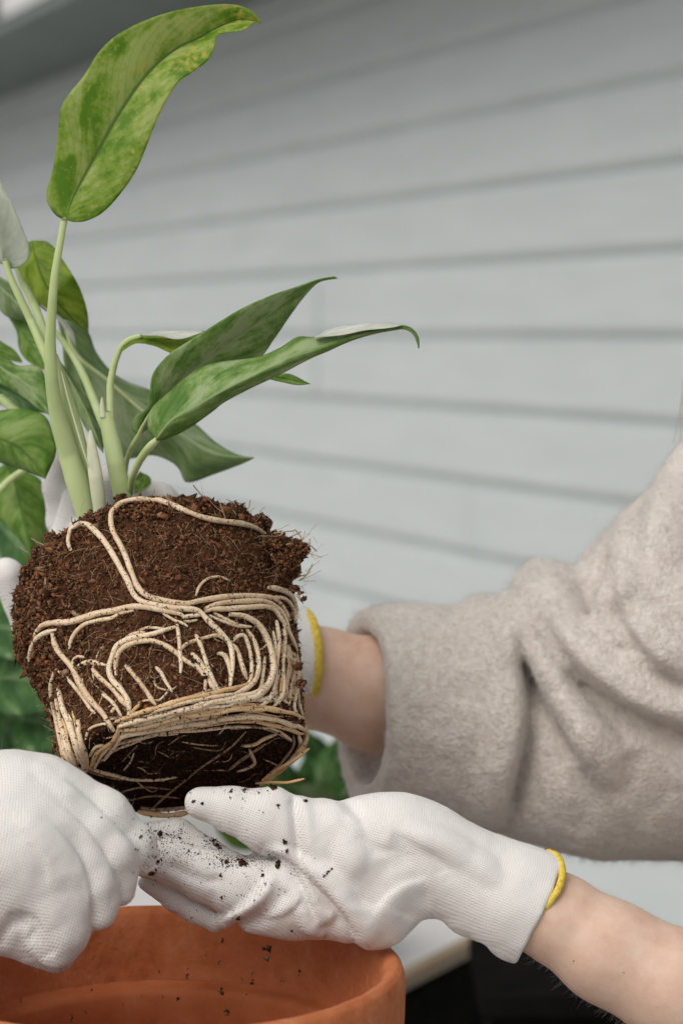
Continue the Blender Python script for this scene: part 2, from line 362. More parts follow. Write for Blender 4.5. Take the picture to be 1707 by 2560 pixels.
def dirt_root_mat(name, c0, c1, dirt_lo=.605, dirt_hi=.67):
    m, nt, lk, b = node_mat(name)
    tc = nt.new('ShaderNodeTexCoord'); oi = nt.new('ShaderNodeObjectInfo')
    n = N(nt, 'ShaderNodeTexNoise'); n.inputs['Scale'].default_value = 160; n.inputs['Detail'].default_value = 4; lk.new(tc.outputs['Object'], n.inputs['Vector'])
    t = math_n(nt, lk, 'ADD', math_n(nt, lk, 'MULTIPLY', n.outputs[0], .7), math_n(nt, lk, 'MULTIPLY', oi.outputs['Random'], .35))
    r = ramp(nt, [(.25, c1), (.65, c0)]); lk.new(t, r.inputs[0])
    n2 = N(nt, 'ShaderNodeTexNoise'); n2.inputs['Scale'].default_value = 900; n2.inputs['Detail'].default_value = 3; lk.new(tc.outputs['Object'], n2.inputs['Vector'])
    r2 = ramp(nt, [(dirt_lo, (0, 0, 0)), (dirt_hi, (1, 1, 1))]); lk.new(n2.outputs[0], r2.inputs[0])
    mx = nt.new('ShaderNodeMix'); mx.data_type = 'RGBA'; lk.new(r2.outputs[0], mx.inputs[0]); lk.new(r.outputs[0], mx.inputs[6]); mx.inputs[7].default_value = (.09, .045, .025, 1)
    n3 = N(nt, 'ShaderNodeTexNoise'); n3.inputs['Scale'].default_value = 130; n3.inputs['Detail'].default_value = 6; n3.inputs['Roughness'].default_value = .7; lk.new(tc.outputs['Object'], n3.inputs['Vector'])
    r3 = ramp(nt, [(.56, (0, 0, 0)), (.72, (.6, .6, .6))]); lk.new(n3.outputs[0], r3.inputs[0]); m3 = nt.new('ShaderNodeMix'); m3.data_type = 'RGBA'; lk.new(r3.outputs[0], m3.inputs[0]); lk.new(mx.outputs[2], m3.inputs[6]); m3.inputs[7].default_value = (.26, .15, .08, 1)
    lk.new(m3.outputs[2], b.inputs['Base Color']); b.inputs['Roughness'].default_value = .6
    b.inputs['Subsurface Weight'].default_value = .15; b.inputs['Subsurface Scale'].default_value = .002
    bp = nt.new('ShaderNodeBump'); bp.inputs['Strength'].default_value = .4; bp.inputs['Distance'].default_value = .0004; lk.new(n2.outputs[0], bp.inputs['Height']); lk.new(bp.outputs[0], b.inputs['Normal'])
    return m

M_siding = noise_mat('painted_siding', [(.3, (.52, .56, .56)), (.7, (.57, .61, .61))], scale=3, rough=.6, bump=.12, bscale=60, bdist=.002, stretch=(1, 1, 6))
M_joint = noise_mat('joint_paint', [(.3, (.46, .50, .50)), (.7, (.50, .54, .54))], scale=8, bump=.1)
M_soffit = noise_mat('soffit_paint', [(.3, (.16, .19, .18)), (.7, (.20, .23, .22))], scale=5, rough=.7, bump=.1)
M_ground = noise_mat('garden_ground', [(.3, (.34, .33, .31)), (.55, (.42, .41, .39)), (.75, (.30, .31, .27))], scale=1.5, rough=.95, bump=.5, bscale=20, bdist=.02)
M_white_wall = noise_mat('neighbour_render', [(.3, (.72, .72, .71)), (.7, (.78, .78, .77))], scale=2, bump=.1)
M_dark = noise_mat('dark_frame', [(.3, (.02, .02, .022)), (.7, (.035, .035, .035))], scale=10, bump=.1)
M_roof = noise_mat('roof_felt', [(.3, (.05, .05, .055)), (.7, (.08, .08, .08))], scale=10, bump=.2)
M_table = noise_mat('white_tabletop', [(.3, (.62, .60, .585)), (.7, (.70, .68, .66))], scale=12, rough=.5, bump=.1)
M_wood = noise_mat('pale_wood_edge', [(.3, (.28, .20, .13)), (.7, (.40, .31, .21))], scale=18, stretch=(1, 1, 8), rough=.7)
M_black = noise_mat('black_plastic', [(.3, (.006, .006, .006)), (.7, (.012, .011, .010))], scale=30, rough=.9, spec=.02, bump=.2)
M_terra = noise_mat('terracotta', [(.25, (.31, .078, .024)), (.45, (.45, .125, .042)), (.62, (.50, .155, .058)), (.76, (.60, .27, .15))], scale=34, detail=9, rough=.78, bump=.35, bscale=420, bdist=.0006, rough_n=.65)
M_terra_rim = noise_mat('terracotta_worn', [(.25, (.30, .075, .025)), (.42, (.47, .14, .05)), (.58, (.52, .175, .07)), (.80, (.62, .31, .18))], scale=55, detail=10, rough=.8, bump=.6, bscale=300, bdist=.0009, rough_n=.72)
M_skin = noise_mat('skin', [(.28, (.62, .37, .265)), (.45, (.69, .465, .35)), (.58, (.73, .52, .40)), (.75, (.77, .59, .48))], scale=60, detail=8, rough_n=.7, rough=.6, bump=.4, bscale=1500, bdist=.0003, sss=.25, spec=.35)
M_mole = noise_mat('mole_brown', [(.3, (.13, .05, .03)), (.7, (.2, .08, .05))], scale=300, bump=0)
M_wool = noise_mat('heather_wool', [(.28, (.50, .435, .375)), (.47, (.62, .56, .50)), (.66, (.71, .655, .60))], scale=230, detail=7, rough=.97, bump=.9, bscale=420, bdist=.0016, sheen=.35, spec=.1, rough_n=.72)
M_wool_fuzz = noise_mat('wool_fuzz', [(.3, (.5, .45, .42)), (.7, (.66, .61, .58))], scale=100, bump=0, rough=1)
M_hairb = noise_mat('blonde_hair', [(.3, (.30, .19, .10)), (.7, (.50, .35, .20))], scale=200, bump=.4, stretch=(1, 1, .1), rough=.5)
M_armhair = noise_mat('fine_arm_hair', [(.3, (.8, .68, .52)), (.7, (.9, .8, .66))], scale=200, bump=0, rough=.5)
M_glove = knit_mat('white_knit', (.83, .805, .765), .34)
M_glove2 = knit_mat('white_knit_fine', (.83, .81, .775), .3)
M_yellow = noise_mat('yellow_elastic', [(.35, (.62, .42, .04)), (.5, (.78, .58, .09)), (.65, (.86, .70, .2))], scale=500, rough=1, bump=.9, bscale=1300, bdist=.0008, spec=.05)
M_stem = noise_mat('pale_green_stem', [(.3, (.38, .49, .19)), (.5, (.48, .58, .27)), (.75, (.58, .65, .38))], scale=60, detail=5, rough=.5, bump=.25, bscale=200, stretch=(1, 1, .12), bdist=.0006, sss=.1)
M_stem_pale = noise_mat('papery_sheath', [(.3, (.52, .55, .36)), (.7, (.66, .67, .50))], scale=60, rough=.5, bump=.2, stretch=(1, 1, .1), sss=.15)
M_leafA = leaf_mat('lit_leaf', (.17, .35, .025), (.34, .49, .07), (.52, .61, .20), (.14, .25, .05), spots=.95, trans=.55, edges=(.42, .49, .57), mottle=.45, fscale=6, veins=.2)
M_leafB = leaf_mat('pale_leaf_underside', (.50, .56, .44), (.60, .65, .54), (.68, .72, .62), (.5, .56, .4), trans=.3)
M_leafC = leaf_mat('lime_leaf', (.17, .28, .02), (.28, .42, .035), (.42, .54, .08), (.12, .2, .03), spots=.4, trans=.5)
M_leafD = leaf_mat('grey_green_leaf', (.15, .25, .08), (.26, .38, .15), (.43, .52, .31), (.40, .48, .28), trans=.35)
M_leafE = leaf_mat('mid_green_leaf', (.09, .21, .025), (.18, .33, .05), (.31, .43, .13), (.12, .21, .05), trans=.35)
M_leafI = leaf_mat('silver_green_leaf', (.10, .22, .035), (.22, .35, .09), (.38, .48, .24), (.36, .46, .22), trans=.32, edges=(.42, .5, .58), mottle=.4, fscale=6, veins=.2)
M_leafW = leaf_mat('white_leaf_underside', (.55, .58, .5), (.66, .68, .6), (.75, .76, .7), (.6, .62, .5), trans=.25)
M_leafBG = leaf_mat('deep_green_leaf', (.02, .07, .015), (.06, .15, .035), (.24, .34, .17), (.16, .25, .11), trans=.15, fscale=7, edges=(.42, .55, .68))
M_soil = tone_mat('potting_soil'); M_soilbase = noise_mat('soil_core', [(.3, (.035, .016, .008)), (.6, (.095, .042, .02)), (.8, (.17, .075, .035))], scale=700, detail=8, rough=1, bump=.8, bscale=1200, bdist=.0006, spec=.1)
M_soilshade = noise_mat('shade_painted_soil', [(.3, (.008, .005, .003)), (.6, (.022, .011, .006)), (.8, (.045, .022, .011))], scale=700, detail=8, rough=.9, bump=.8, bscale=1200, bdist=.0006, spec=.15)  # same soil, near-black: shade under the ball painted into the colour
M_root = dirt_root_mat('cream_root', (.80, .645, .455), (.64, .45, .27))
M_rootb = dirt_root_mat('tan_root', (.72, .50, .27), (.56, .34, .15), .64, .72)
M_rootd = dirt_root_mat('dirty_root', (.42, .29, .18), (.22, .13, .075), .5, .62)
M_fibre = noise_mat('root_fibre', [(.3, (.32, .20, .10)), (.7, (.55, .40, .24))], scale=300, bump=0, rough=.8)

# ================================================================ LARGE STRUCTURE
gr = new_obj('ground', [(-150, -60, 0), (150, -60, 0), (150, 260, 0), (-150, 260, 0)], [(0, 1, 2, 3)], M_ground, smooth=False); gr['kind'] = 'structure'

# house wall of lapped boards, receding to the left
P0 = Vector((0.703, 4.1, 0)); DIR = Vector((-.4309, .9024, 0)).normalized(); NRM = Vector((-DIR.y, DIR.x, 0))
if NRM.dot(-P0) < 0: NRM = -NRM                     # towards the camera
wall = thing('house_wall', 'pale grey lapped board wall of a house behind the plant and the two people', 'wall', P0)
TOPZ = 2.345; REV = .18
prof = [(0, -.015), (.008, -.017), (.017, -.010), (.027, -.003), (.036, 0), (.172, 0), (.1785, -.002), (.1785, -.03), (0, -.03)]
k0 = -7
joints = {0: [1.79], 1: [2.9], -1: [1.80], -2: [4.4], 2: [5.2], -3: [.9], 3: [2.2], -4: [3.1], -5: [2.0], 4: [4.0], -6: [5.0], -7: [1.2], 5: [3]}
for k in range(k0, 6):
    zb = CAMH + REV * k - .022
    cuts = [-3.2] + joints.get(k, []) + [9.5]
    for a, b in zip(cuts[:-1], cuts[1:]):
        V = []
        for t in (a + .0015, b - .0015):
            for z, y in prof:
                zz = min(zb + z, TOPZ); p = P0 + DIR * t + NRM * (y); V.append((p.x, p.y, zz))
        n = len(prof); Fc = [(i, (i + 1) % n, n + (i + 1) % n, n + i) for i in range(n)] + [tuple(range(n))[::-1], tuple(range(n, 2 * n))]
        new_obj('board', V, Fc, M_siding, wall, smooth=False)
    for t in (joints[k] if k in (0, -1) else []):
        V = []
        for tt_ in (t - .013, t + .013):
            for nn in (.0005, .005):
                for z in (zb + .04, min(zb + .168, TOPZ - .002)): p = P0 + DIR * tt_ + NRM * nn; V.append((p.x, p.y, z))
        new_obj('joint_cover', V, [(0, 1, 3, 2), (4, 6, 7, 5), (0, 4, 5, 1), (2, 3, 7, 6), (0, 2, 6, 4), (1, 5, 7, 3)], M_joint, wall, smooth=False)
def slab(name, t0, t1, n0, n1, z0, z1, mat, parent):
    V = []
    for t in (t0, t1):
        for nn in (n0, n1):
            for z in (z0, z1):
                p = P0 + DIR * t + NRM * nn; V.append((p.x, p.y, z))
    return new_obj(name, V, [(0, 1, 3, 2), (4, 6, 7, 5), (0, 4, 5, 1), (2, 3, 7, 6), (0, 2, 6, 4), (1, 5, 7, 3)], mat, parent, smooth=False)
slab('wall_core', -3.2, 9.5, -.20, -.032, 0, TOPZ, M_siding, wall)
slab('foundation', -3.2, 9.5, -.031, .015, 0, CAMH + REV * k0 - .024, M_siding, wall)
roof = thing('roof_eave', 'dark underside of the house roof overhang above the grey board wall', 'roof', P0 + Vector((0, 0, TOPZ)))
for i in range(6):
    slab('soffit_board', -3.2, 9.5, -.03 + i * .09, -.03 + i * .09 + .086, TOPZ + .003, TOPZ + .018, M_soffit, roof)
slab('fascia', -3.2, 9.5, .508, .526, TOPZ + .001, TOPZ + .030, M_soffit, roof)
V = []
for t in (-3.2, 9.5):
    for nn, z in ((.53, TOPZ + .032), (.53, TOPZ + .040), (-2.5, TOPZ + .20), (-2.5, TOPZ + .18)):
        p = P0 + DIR * t + NRM * nn; V.append((p.x, p.y, z))
new_obj('roof_deck', V, [(0, 1, 2, 3), (4, 7, 6, 5), (0, 4, 5, 1), (1, 5, 6, 2), (2, 6, 7, 3), (3, 7, 4, 0)], M_roof, roof, smooth=False)
nb = thing('neighbour_house', 'pale rendered neighbouring house just visible past the roof eave', 'house', (-6, 24, 0))
v, f = box_vf(-14, 2, 24, 32, 0, 7.6); new_obj('wall', v, f, M_white_wall, nb, smooth=False)
v = [(-14.4, 23.5, 7.6), (2.4, 23.5, 7.6), (2.4, 32.5, 7.6), (-14.4, 32.5, 7.6), (-13, 28, 10.3), (1, 28, 10.3)]
new_obj('roof', v, [(0, 1, 5, 4), (2, 3, 4, 5), (1, 2, 5), (3, 0, 4), (3, 2, 1, 0)], M_roof, nb, smooth=False)
for wx in (-6.6, -4.62, -1.5):
    v, f = box_vf(wx, wx + .55, 23.95, 23.99, 4.3, 5.75); w_ = new_obj('window', v, f, M_dark, nb, smooth=False)
    v, f = box_vf(wx - .05, wx + .6, 23.90, 23.948, 4.22, 4.28); new_obj('sill', v, f, M_table, w_, smooth=False)

# ================================================================ TABLE, CRATE
A1, A2 = W1(1017, 2440, 1.9), W1(1240, 2325, 2.045)
ez = A1.z; ed = Vector((A2.x - A1.x, A2.y - A1.y, 0)).normalized(); en = Vector((-ed.y, ed.x, 0))
tb = thing('side_table', 'white topped table with a pale wood edge behind the terracotta pot', 'table', Vector((A1.x, A1.y, 0)))
def tslab(name, t0, t1, n0, n1, z0, z1, mat, bev=.003):
    V = []
    for t in (t0, t1):
        for nn in (n0, n1):
            for z in (z0, z1): p = A1 + ed * t + en * nn; V.append((p.x, p.y, z))
    o = new_obj(name, V, [(0, 1, 3, 2), (4, 6, 7, 5), (0, 4, 5, 1), (2, 3, 7, 6), (0, 2, 6, 4), (1, 5, 7, 3)], mat, tb, smooth=False); bevel(o, bev); return o
tslab('tabletop', -1.25, .24, .016, .62, ez - .025, ez, M_table)
tslab('wood_edge', -1.25, .24, 0, .0135, ez - .014, ez + .002, M_wood)
tslab('apron', -1.22, .235, .02, .04, ez - .62, ez - .032, M_black)
for t in (-1.2, .12):
    for nn in (.06, .54): tslab('leg', t, t + .05, nn, nn + .05, .002, ez - .027, M_black)
cr0 = W1(1330, 2420, 1.60)
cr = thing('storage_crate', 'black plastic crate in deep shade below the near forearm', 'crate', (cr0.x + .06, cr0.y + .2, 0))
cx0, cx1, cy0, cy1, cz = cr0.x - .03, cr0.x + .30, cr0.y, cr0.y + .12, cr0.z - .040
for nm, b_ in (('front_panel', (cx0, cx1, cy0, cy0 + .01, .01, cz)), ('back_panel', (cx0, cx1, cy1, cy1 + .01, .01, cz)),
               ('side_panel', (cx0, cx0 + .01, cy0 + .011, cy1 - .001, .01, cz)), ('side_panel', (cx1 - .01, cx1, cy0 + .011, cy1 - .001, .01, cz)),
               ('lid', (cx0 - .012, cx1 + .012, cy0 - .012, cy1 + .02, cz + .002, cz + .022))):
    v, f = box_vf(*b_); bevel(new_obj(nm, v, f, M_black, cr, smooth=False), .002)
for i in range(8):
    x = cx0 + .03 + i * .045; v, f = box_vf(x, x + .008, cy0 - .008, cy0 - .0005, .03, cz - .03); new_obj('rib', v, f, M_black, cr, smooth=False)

# ================================================================ TERRACOTTA POT
PD = .93; pc = W1(392, 2403, PD); RIM = 622 / FPX * PD
pot = thing('terracotta_pot', 'large empty orange terracotta pot below the gloved hands', 'pot', pc - Vector((0, 0, .21)))
def lathe(prof, seg, c, tilt=None, jit=0, seed=3):
    a = np.linspace(0, 2 * np.pi, seg, endpoint=False); V = []
    for r, z in prof: V.append(np.stack([r * np.cos(a), r * np.sin(a), np.full(seg, z)], -1))
    V = np.vstack(V)
    if jit: V += jit * vnoise(V, .006, seed)[:, None] * V / (np.linalg.norm(V[:, :2], axis=1)[:, None] + 1e-3) + .6 * jit * np.array([0, 0, 1]) * vnoise(V, .02, seed + 1)[:, None]
    if tilt is not None: V = V @ np.array(tilt).T
    V = V + np.array(c); n = len(prof)
    i = np.arange(n - 1)[:, None] * seg; j = np.arange(seg)[None]; k = (j + 1) % seg
    return V, np.stack([i + j, i + k, i + seg + k, i + seg + j], -1).reshape(-1, 4)
R = RIM
rimp = [(R - .0135, -.037), (R - .0125, -.030), (R - .0118, -.018), (R - .0113, -.008), (R - .0098, -.0030), (R - .0072, -.0006), (R - .0042, -.0002), (R - .0016, -.0022), (R - .0002, -.0068), (R - .0005, -.025), (R - .002, -.050), (R - .004, -.056), (R - .008, -.058), (R - .014, -.060)]
rimp = [(np.interp(t, range(len(rimp)), [q[0] for q in rimp]), np.interp(t, range(len(rimp)), [q[1] for q in rimp])) for t in np.linspace(0, len(rimp) - 1, 46)]
TI = Matrix.Rotation(math.radians(-2.9), 3, 'X')
V, Fc = lathe(rimp, 420, pc, TI, jit=.00035); rim_o = new_obj('rim', V, Fc, M_terra_rim, pot)
bodyp = [(R - .0136, -.037), (R - .0145, -.0382), (R - .0170, -.0390), (R - .0205, -.0393), (R - .0235, -.0402), (R - .0250, -.0430), (R - .0255, -.050), (R - .028, -.08), (R - .036, -.13), (R - .045, -.185), (R - .052, -.192), (.016, -.193), (.013, -.194), (.013, -.208), (.016, -.21), (R - .04, -.21), (R - .034, -.205), (R - .026, -.13), (R - .0165, -.062), (R - .0145, -.059)]
V, Fc = lathe(bodyp, 240, pc, TI, jit=.0002, seed=8); new_obj('body', V, Fc, M_terra, pot)
st = thing('pot_stand', 'dark wooden plant stand under the terracotta pot', 'stand', (pc.x, pc.y, 0))
for i in range(6):
    v, f = box_vf(pc.x - .17, pc.x + .17, pc.y - .17 + i * .058, pc.y - .17 + i * .058 + .052, pc.z - .235, pc.z - .216); bevel(new_obj('slat', v, f, M_black, st, smooth=False), .002)
for sx in (-.16, .12):
    for sy in (-.16, .12):
        v, f = box_vf(pc.x + sx, pc.x + sx + .04, pc.y + sy, pc.y + sy + .04, .002, pc.z - .237); new_obj('leg', v, f, M_black, st, smooth=False)

# ================================================================ PEOPLE
def uvdir(P, ang, per):
    """stitch coordinates: rows across the arm direction ang (degrees, photo plane)"""
    a = math.radians(ang); u = P[:, 0] * math.cos(a) + P[:, 1] * math.sin(a) + .35 * P[:, 2]
    v = -P[:, 0] * math.sin(a) + P[:, 1] * math.cos(a) - .35 * P[:, 2]
    return np.stack([u / per, v / per], -1)
def tube_obj(name, pts, r, d0, mat, parent, sides=10, closed=False, seg=160):
    P = np.array(pts, float)
    if closed: P = np.vstack([P, P[:1]])
    Q = crom(P, n=seg); wd = W(Q[:, 0], Q[:, 1], d0 + Q[:, 2] * d0 / FPX)
    seg_ = np.linalg.norm(np.diff(wd, axis=0), axis=1).sum(); st = np.arange(seg) % 2
    rr = r * (1 + .16 * (st - .5) * 2 * .5 + .07 * vnoise(np.stack([np.arange(seg) * .3, np.zeros(seg), np.zeros(seg)], -1), 1, 8))
    V, Fc = tube_vf(wd, rr, sides, cap=not closed); return new_obj(name, V, Fc, mat, parent)

# ---- near glove supporting from below (glove B)
B = Field(330, 1440, 1950, 2480, -190, 260, 4.0, .945)
z3 = lambda x, y: (400 + .4528 * x, 1900 + .4528 * y)
z4 = lambda x, y: (1000 + .4509 * x, 1850 + .4509 * y)
z2 = lambda x, y: (.4783 * x, 1850 + .4783 * y)
z5 = lambda x, y: (700 + .6422 * x, 1100 + .6422 * y)
def c3(z, *rows): return [(400 + .4528 * x, 1900 + .4528 * y, z + (q[0] if q else 0), .4528 * r) for x, y, r, *q in rows]
def c4(z, *rows): return [(1000 + .4509 * x, 1850 + .4509 * y, z + (q[0] if q else 0), .4509 * r) for x, y, r, *q in rows]
def c2(z, *rows): return [(.4783 * x, 1850 + .4783 * y, z + (q[0] if q else 0), .4783 * r) for x, y, r, *q in rows]
def c5(z, *rows): return [(700 + .6422 * x, 1100 + .6422 * y, z + (q[0] if q else 0), .6422 * r) for x, y, r, *q in rows]
B.chain(c3(0, (930, 560, 315), (1150, 590, 375), (1320, 560, 320), (1420, 570, 290)), k=30, kz=1.55)
B.chain(c3(0, (1130, 760, 270), (1200, 850, 195)), k=40, kz=1.3)
B.chain(c4(0, (0, 600, 290), (170, 640, 245), (330, 730, 238), (480, 810, 252), (610, 870, 270), (730, 925, 292), (800, 960, 305)), k=40, kz=1.2)
B.chain(c4(-20, (440, 960, 100), (595, 1130, 70)), k=26, kz=1.2)
B.chain(c4(10, (370, 1000, 80)), k=20)
B.chain(c3(-15, (225, 240, 88), (400, 275, 125), (600, 335, 178), (740, 395, 195), (900, 480, 220)), k=14, kz=1.1)
B.chain(c3(-25, (640, 215, 62), (700, 270, 90)), k=20)
B.chain(c3(15, (-70, 555, 100), (60, 565, 122), (250, 640, 140), (450, 720, 165), (700, 760, 205), (1000, 720, 240)), k=16, kz=1.1)
B.chain(c3(60, (-80, 680, 40), (80, 775, 62), (200, 845, 66), (285, 885, 55)), k=10)
B.chain(c3(30, (500, 850, 110), (720, 860, 120), (950, 850, 150)), k=26)
B.chain([(375, 2095, 130, 38), (445, 2092, 120, 43), (520, 2140, 90, 42), (620, 2200, 60, 50)], k=12)
B.chain([(560, 2215, 100, 50), (700, 2170, 110, 60), (800, 2150, 60, 80)], k=20)
dirB = np.array([.91, .41])
B.cut(lambda X, Y, Z: (X - 1356) * .91 + (Y - 2262) * .41 - .0006 * (Z ** 2), k=8)
B.chain([(1340, 2270, 0, 112), (1520, 2352, 0, 126)], k=6, sub=True, kz=1.15)
zg = 60
B.groove([z3(725, 170), z3(752, 300), z3(765, 420), z3(775, 520), z3(800, 610)], 17, 13, zg)
B.groove([z3(775, 560), z3(830, 640), z3(920, 730), z3(1000, 830), z3(1060, 920), z3(1120, 1040)], 20, 17, zg)
B.roll([z3(830, 560), z3(930, 650), z3(1030, 760), z3(1110, 880), z3(1170, 990)], 36, .55, 14)
B.roll([z3(640, 640), z3(570, 730), z3(480, 810), z3(390, 870), z3(310, 910)], 22, .35, 9)
B.groove([z3(560, 500), z3(660, 550), z3(740, 620), z3(790, 700), z3(830, 780), z3(850, 850)], 12, 10, zg)
B.roll([z3(690, 560), z3(760, 620), z3(810, 700), z3(860, 790), z3(900, 860)], 18, .5, 9)
B.roll([z3(620, 480), z3(700, 500), z3(780, 560), z3(840, 620)], 18, .6, 9)
B.roll([z3(800, 740), z3(790, 830), z3(830, 900), z3(900, 940)], 26, .6, 12)
B.groove([z3(720, 690), z3(640, 790), z3(560, 850), z3(450, 900), z3(360, 950)], 22, 15, zg)
B.groove([z3(980, 270), z3(1080, 330), z3(1180, 440), z3(1220, 560)], 30, 10, zg)
B.roll([z3(900, 300), z3(1000, 400), z3(1060, 520), z3(1090, 640)], 40, .72, 22)
B.groove([z3(1400, 480), z3(1250, 600), z3(1150, 720), z3(1120, 850)], 36, 14, zg)
B.groove([z3(1500, 730), z3(1400, 770), z3(1340, 880)], 30, 12, zg)
B.roll([z4(20, 540), z4(150, 560), z4(300, 620), z4(430, 700), z4(540, 790)], 34, .75, 20)

B.chain(c4(-190, (40, 960, 110), (190, 1000, 110)), k=45, sub=True)
B.chain(c4(0, (350, 985, 88)), k=20)
B.chain(c4(0, (478, 1118, 48), (485, 1118, 48, 60)), k=20, sub=True)

B.groove([z2(860, 640), z2(960, 690), z2(1060, 730), z2(1180, 740)], 15, 8, zg)
B.fold([z3(735, 190), z3(752, 300), z3(765, 420), z3(778, 520), z3(805, 610), z3(860, 680), z3(960, 790), z3(1040, 890), z3(1100, 1000)][::1], 7, 26, 15, 5)
B.fold([z3(600, 500), z3(700, 560), z3(770, 640), z3(815, 740), z3(845, 850)], 6, 20, 11, 4)
B.fold([z3(330, 880), z3(440, 830), z3(540, 750), z3(610, 660)][::-1], 7, 26, 12, 5)
B.fold([z4(-60, 500), z4(60, 560), z4(200, 640), z4(330, 760)], 12, 40, 9, 5)
B.fold([z3(1000, 300), z3(1080, 400), z3(1200, 470), z3(1320, 500)], 14, 44, 10, 6)
B.fold([z3(1500, 640), z3(1350, 680), z3(1240, 760), z3(1160, 880)], 14, 44, 12, 6)
B.fold([z3(560, 880), z3(680, 860), z3(760, 800), z3(800, 720)], 8, 24, 8, 4)
B.fold([z3(860, 930), z3(940, 900), z3(980, 840)], 8, 24, 9, 4)
B.wobble(60, 2.5, 4); B.wobble(22, .9, 5)
PB, WB, FB = B.mesh(2)

woman = thing('person', 'woman in a heather grey sweater holding the root ball from the right in both gloves', 'person', W1(2150, 3000, 1.15) * 1.0)
woman.location.z = 0
gloveB = new_obj('glove', WB, FB, M_glove, woman, uv=uvdir(PB, 24, 6.0))
gloveB['label'] = 'white knit glove holding the root ball from below'
tube_obj('yellow_cuff_band', [(1368, 2130, 10), (1392, 2142, -30), (1404, 2175, -70), (1399, 2212, -98), (1380, 2246, -112), (1340, 2295, -85), (1315, 2325, -30), (1308, 2335, 40), (1330, 2280, 100), (1350, 2200, 110), (1362, 2140, 70)], 9.5 / FPX * .945, .945, M_yellow, gloveB, closed=True)

# ---- far glove behind the ball (glove A)
A = Field(-60, 860, 1080, 1900, -440, 260, 5.0, 1.15)
A.chain([(790, 1668, 0, 133), (740, 1652, 0, 130), (660, 1635, 0, 118), (540, 1560, 20, 150), (430, 1500, 60, 150)], k=24, kz=1.05)
A.chain([(480, 1400, 30, 70), (470, 1320, -60, 60), (400, 1255, -190, 44), (320, 1225, -260, 36), (268, 1192, -300, 27)], k=18)
A.chain([(268, 1184, -300, 25), (260, 1250, -250, 32)], k=14)
A.chain([(360, 1420, 40, 70), (240, 1370, -60, 52), (160, 1300, -180, 42), (146, 1215, -230, 38), (160, 1150, -270, 33)], k=12)
A.chain([(340, 1470, 0, 65), (230, 1400, -120, 48), (160, 1345, -250, 36), (190, 1245, -290, 34)], k=8)
A.chain([(300, 1450, -60, 60), (215, 1400, -200, 46), (205, 1330, -300, 34)], k=8)
A.chain([(330, 1560, 40, 70), (180, 1620, -40, 50), (80, 1580, -220, 42), (20, 1434, -290, 41)], k=14)
A.cut(lambda X, Y, Z: (X - 757) * .97 + (Y - 1655) * .02 + Z * .34, k=8)
A.wobble(40, 3, 9)
PA, WA, FA = A.mesh(2)
gloveA = new_obj('glove', WA, FA, M_glove2, woman, uv=uvdir(PA, 10, 6.6))
gloveA['label'] = 'white knit glove behind the root ball with its finger tips showing'
th = np.linspace(0, 2 * np.pi, 28, endpoint=False)
tube_obj('yellow_cuff_band', [(752 + .35 * 130 * math.sin(t) + 3 * math.cos(t), 1657 - 131 * math.cos(t), -128 * math.sin(t)) for t in th][::-1], 10.5 / FPX * 1.15, 1.15, M_yellow, gloveA, closed=True)

# ---- arms, head (one body mesh)
Fb = Field(600, 2760, 150, 2900, -1160, 440, 8.5, 1.15)
Fb.chain([(640, 1650, 0, 95), (700, 1668, 0, 105), (790, 1693, 0, 121), (950, 1738, 0, 139), (1060, 1752, 0, 130), (1250, 1775, 20, 110), (1700, 1665, 60, 130), (1950, 1560, 60, 200), (2240, 1420, 60, 190)], k=30, kz=1.1)
ZN = -887                                  # the nearer arm
Fb.chain([(1200, 2205, ZN, 95), (1300, 2250, ZN, 100), (1390, 2295, ZN, 108), (1520, 2380, ZN, 126), (1707, 2478, ZN, 144), (2000, 2600, ZN, 172), (2200, 2680, ZN + 10, 170)], k=30, kz=1.24)
Fb.chain([(2200, 2670, ZN + 10, 150), (2330, 2200, -640, 165), (2330, 1600, -240, 190), (2250, 1450, 0, 200)], k=60)
Fb.chain([(2240, 1500, 40, 260), (2260, 2700, 60, 300)], k=80)
Fb.chain([(2250, 480, 0, 300), (2200, 560, 0, 280)], k=30, kz=1.15)
Fb.chain([(2100, 720, 0, 190), (2020, 830, 0, 115)], k=80, kz=1.1)
Fb.chain([(1960, 560, 0, 36), (1905, 640, 0, 36)], k=40)                # nose
Fb.chain([(1935, 735, -35, 22), (1935, 735, 35, 22)], k=20)            # lips
Fb.chain([(1965, 515, -95, 38), (1965, 515, 95, 38)], k=30)            # brow
for q in (-1, 1):
    Fb.chain([(1955, 565, 85 * q, 32)], k=14, sub=True); Fb.chain([(1978, 567, 85 * q, 32)], k=6)
    Fb.chain([(2235, 560, 268 * q, 30), (2225, 640, 262 * q, 22)], k=14)
Fb.chain([(2240, 760, 0, 145), (2260, 1250, 0, 165)], k=50)
_, BV, BF = Fb.mesh(3)
body = new_obj('body', BV, BF, M_skin, woman)
nf = (BV[BF[:, 0], 1] < 1.02) & (BV[BF[:, 0], 0] < W1(2000, 2500, .945).x)
NEAR = (BV, np.ascontiguousarray(BF[nf]))
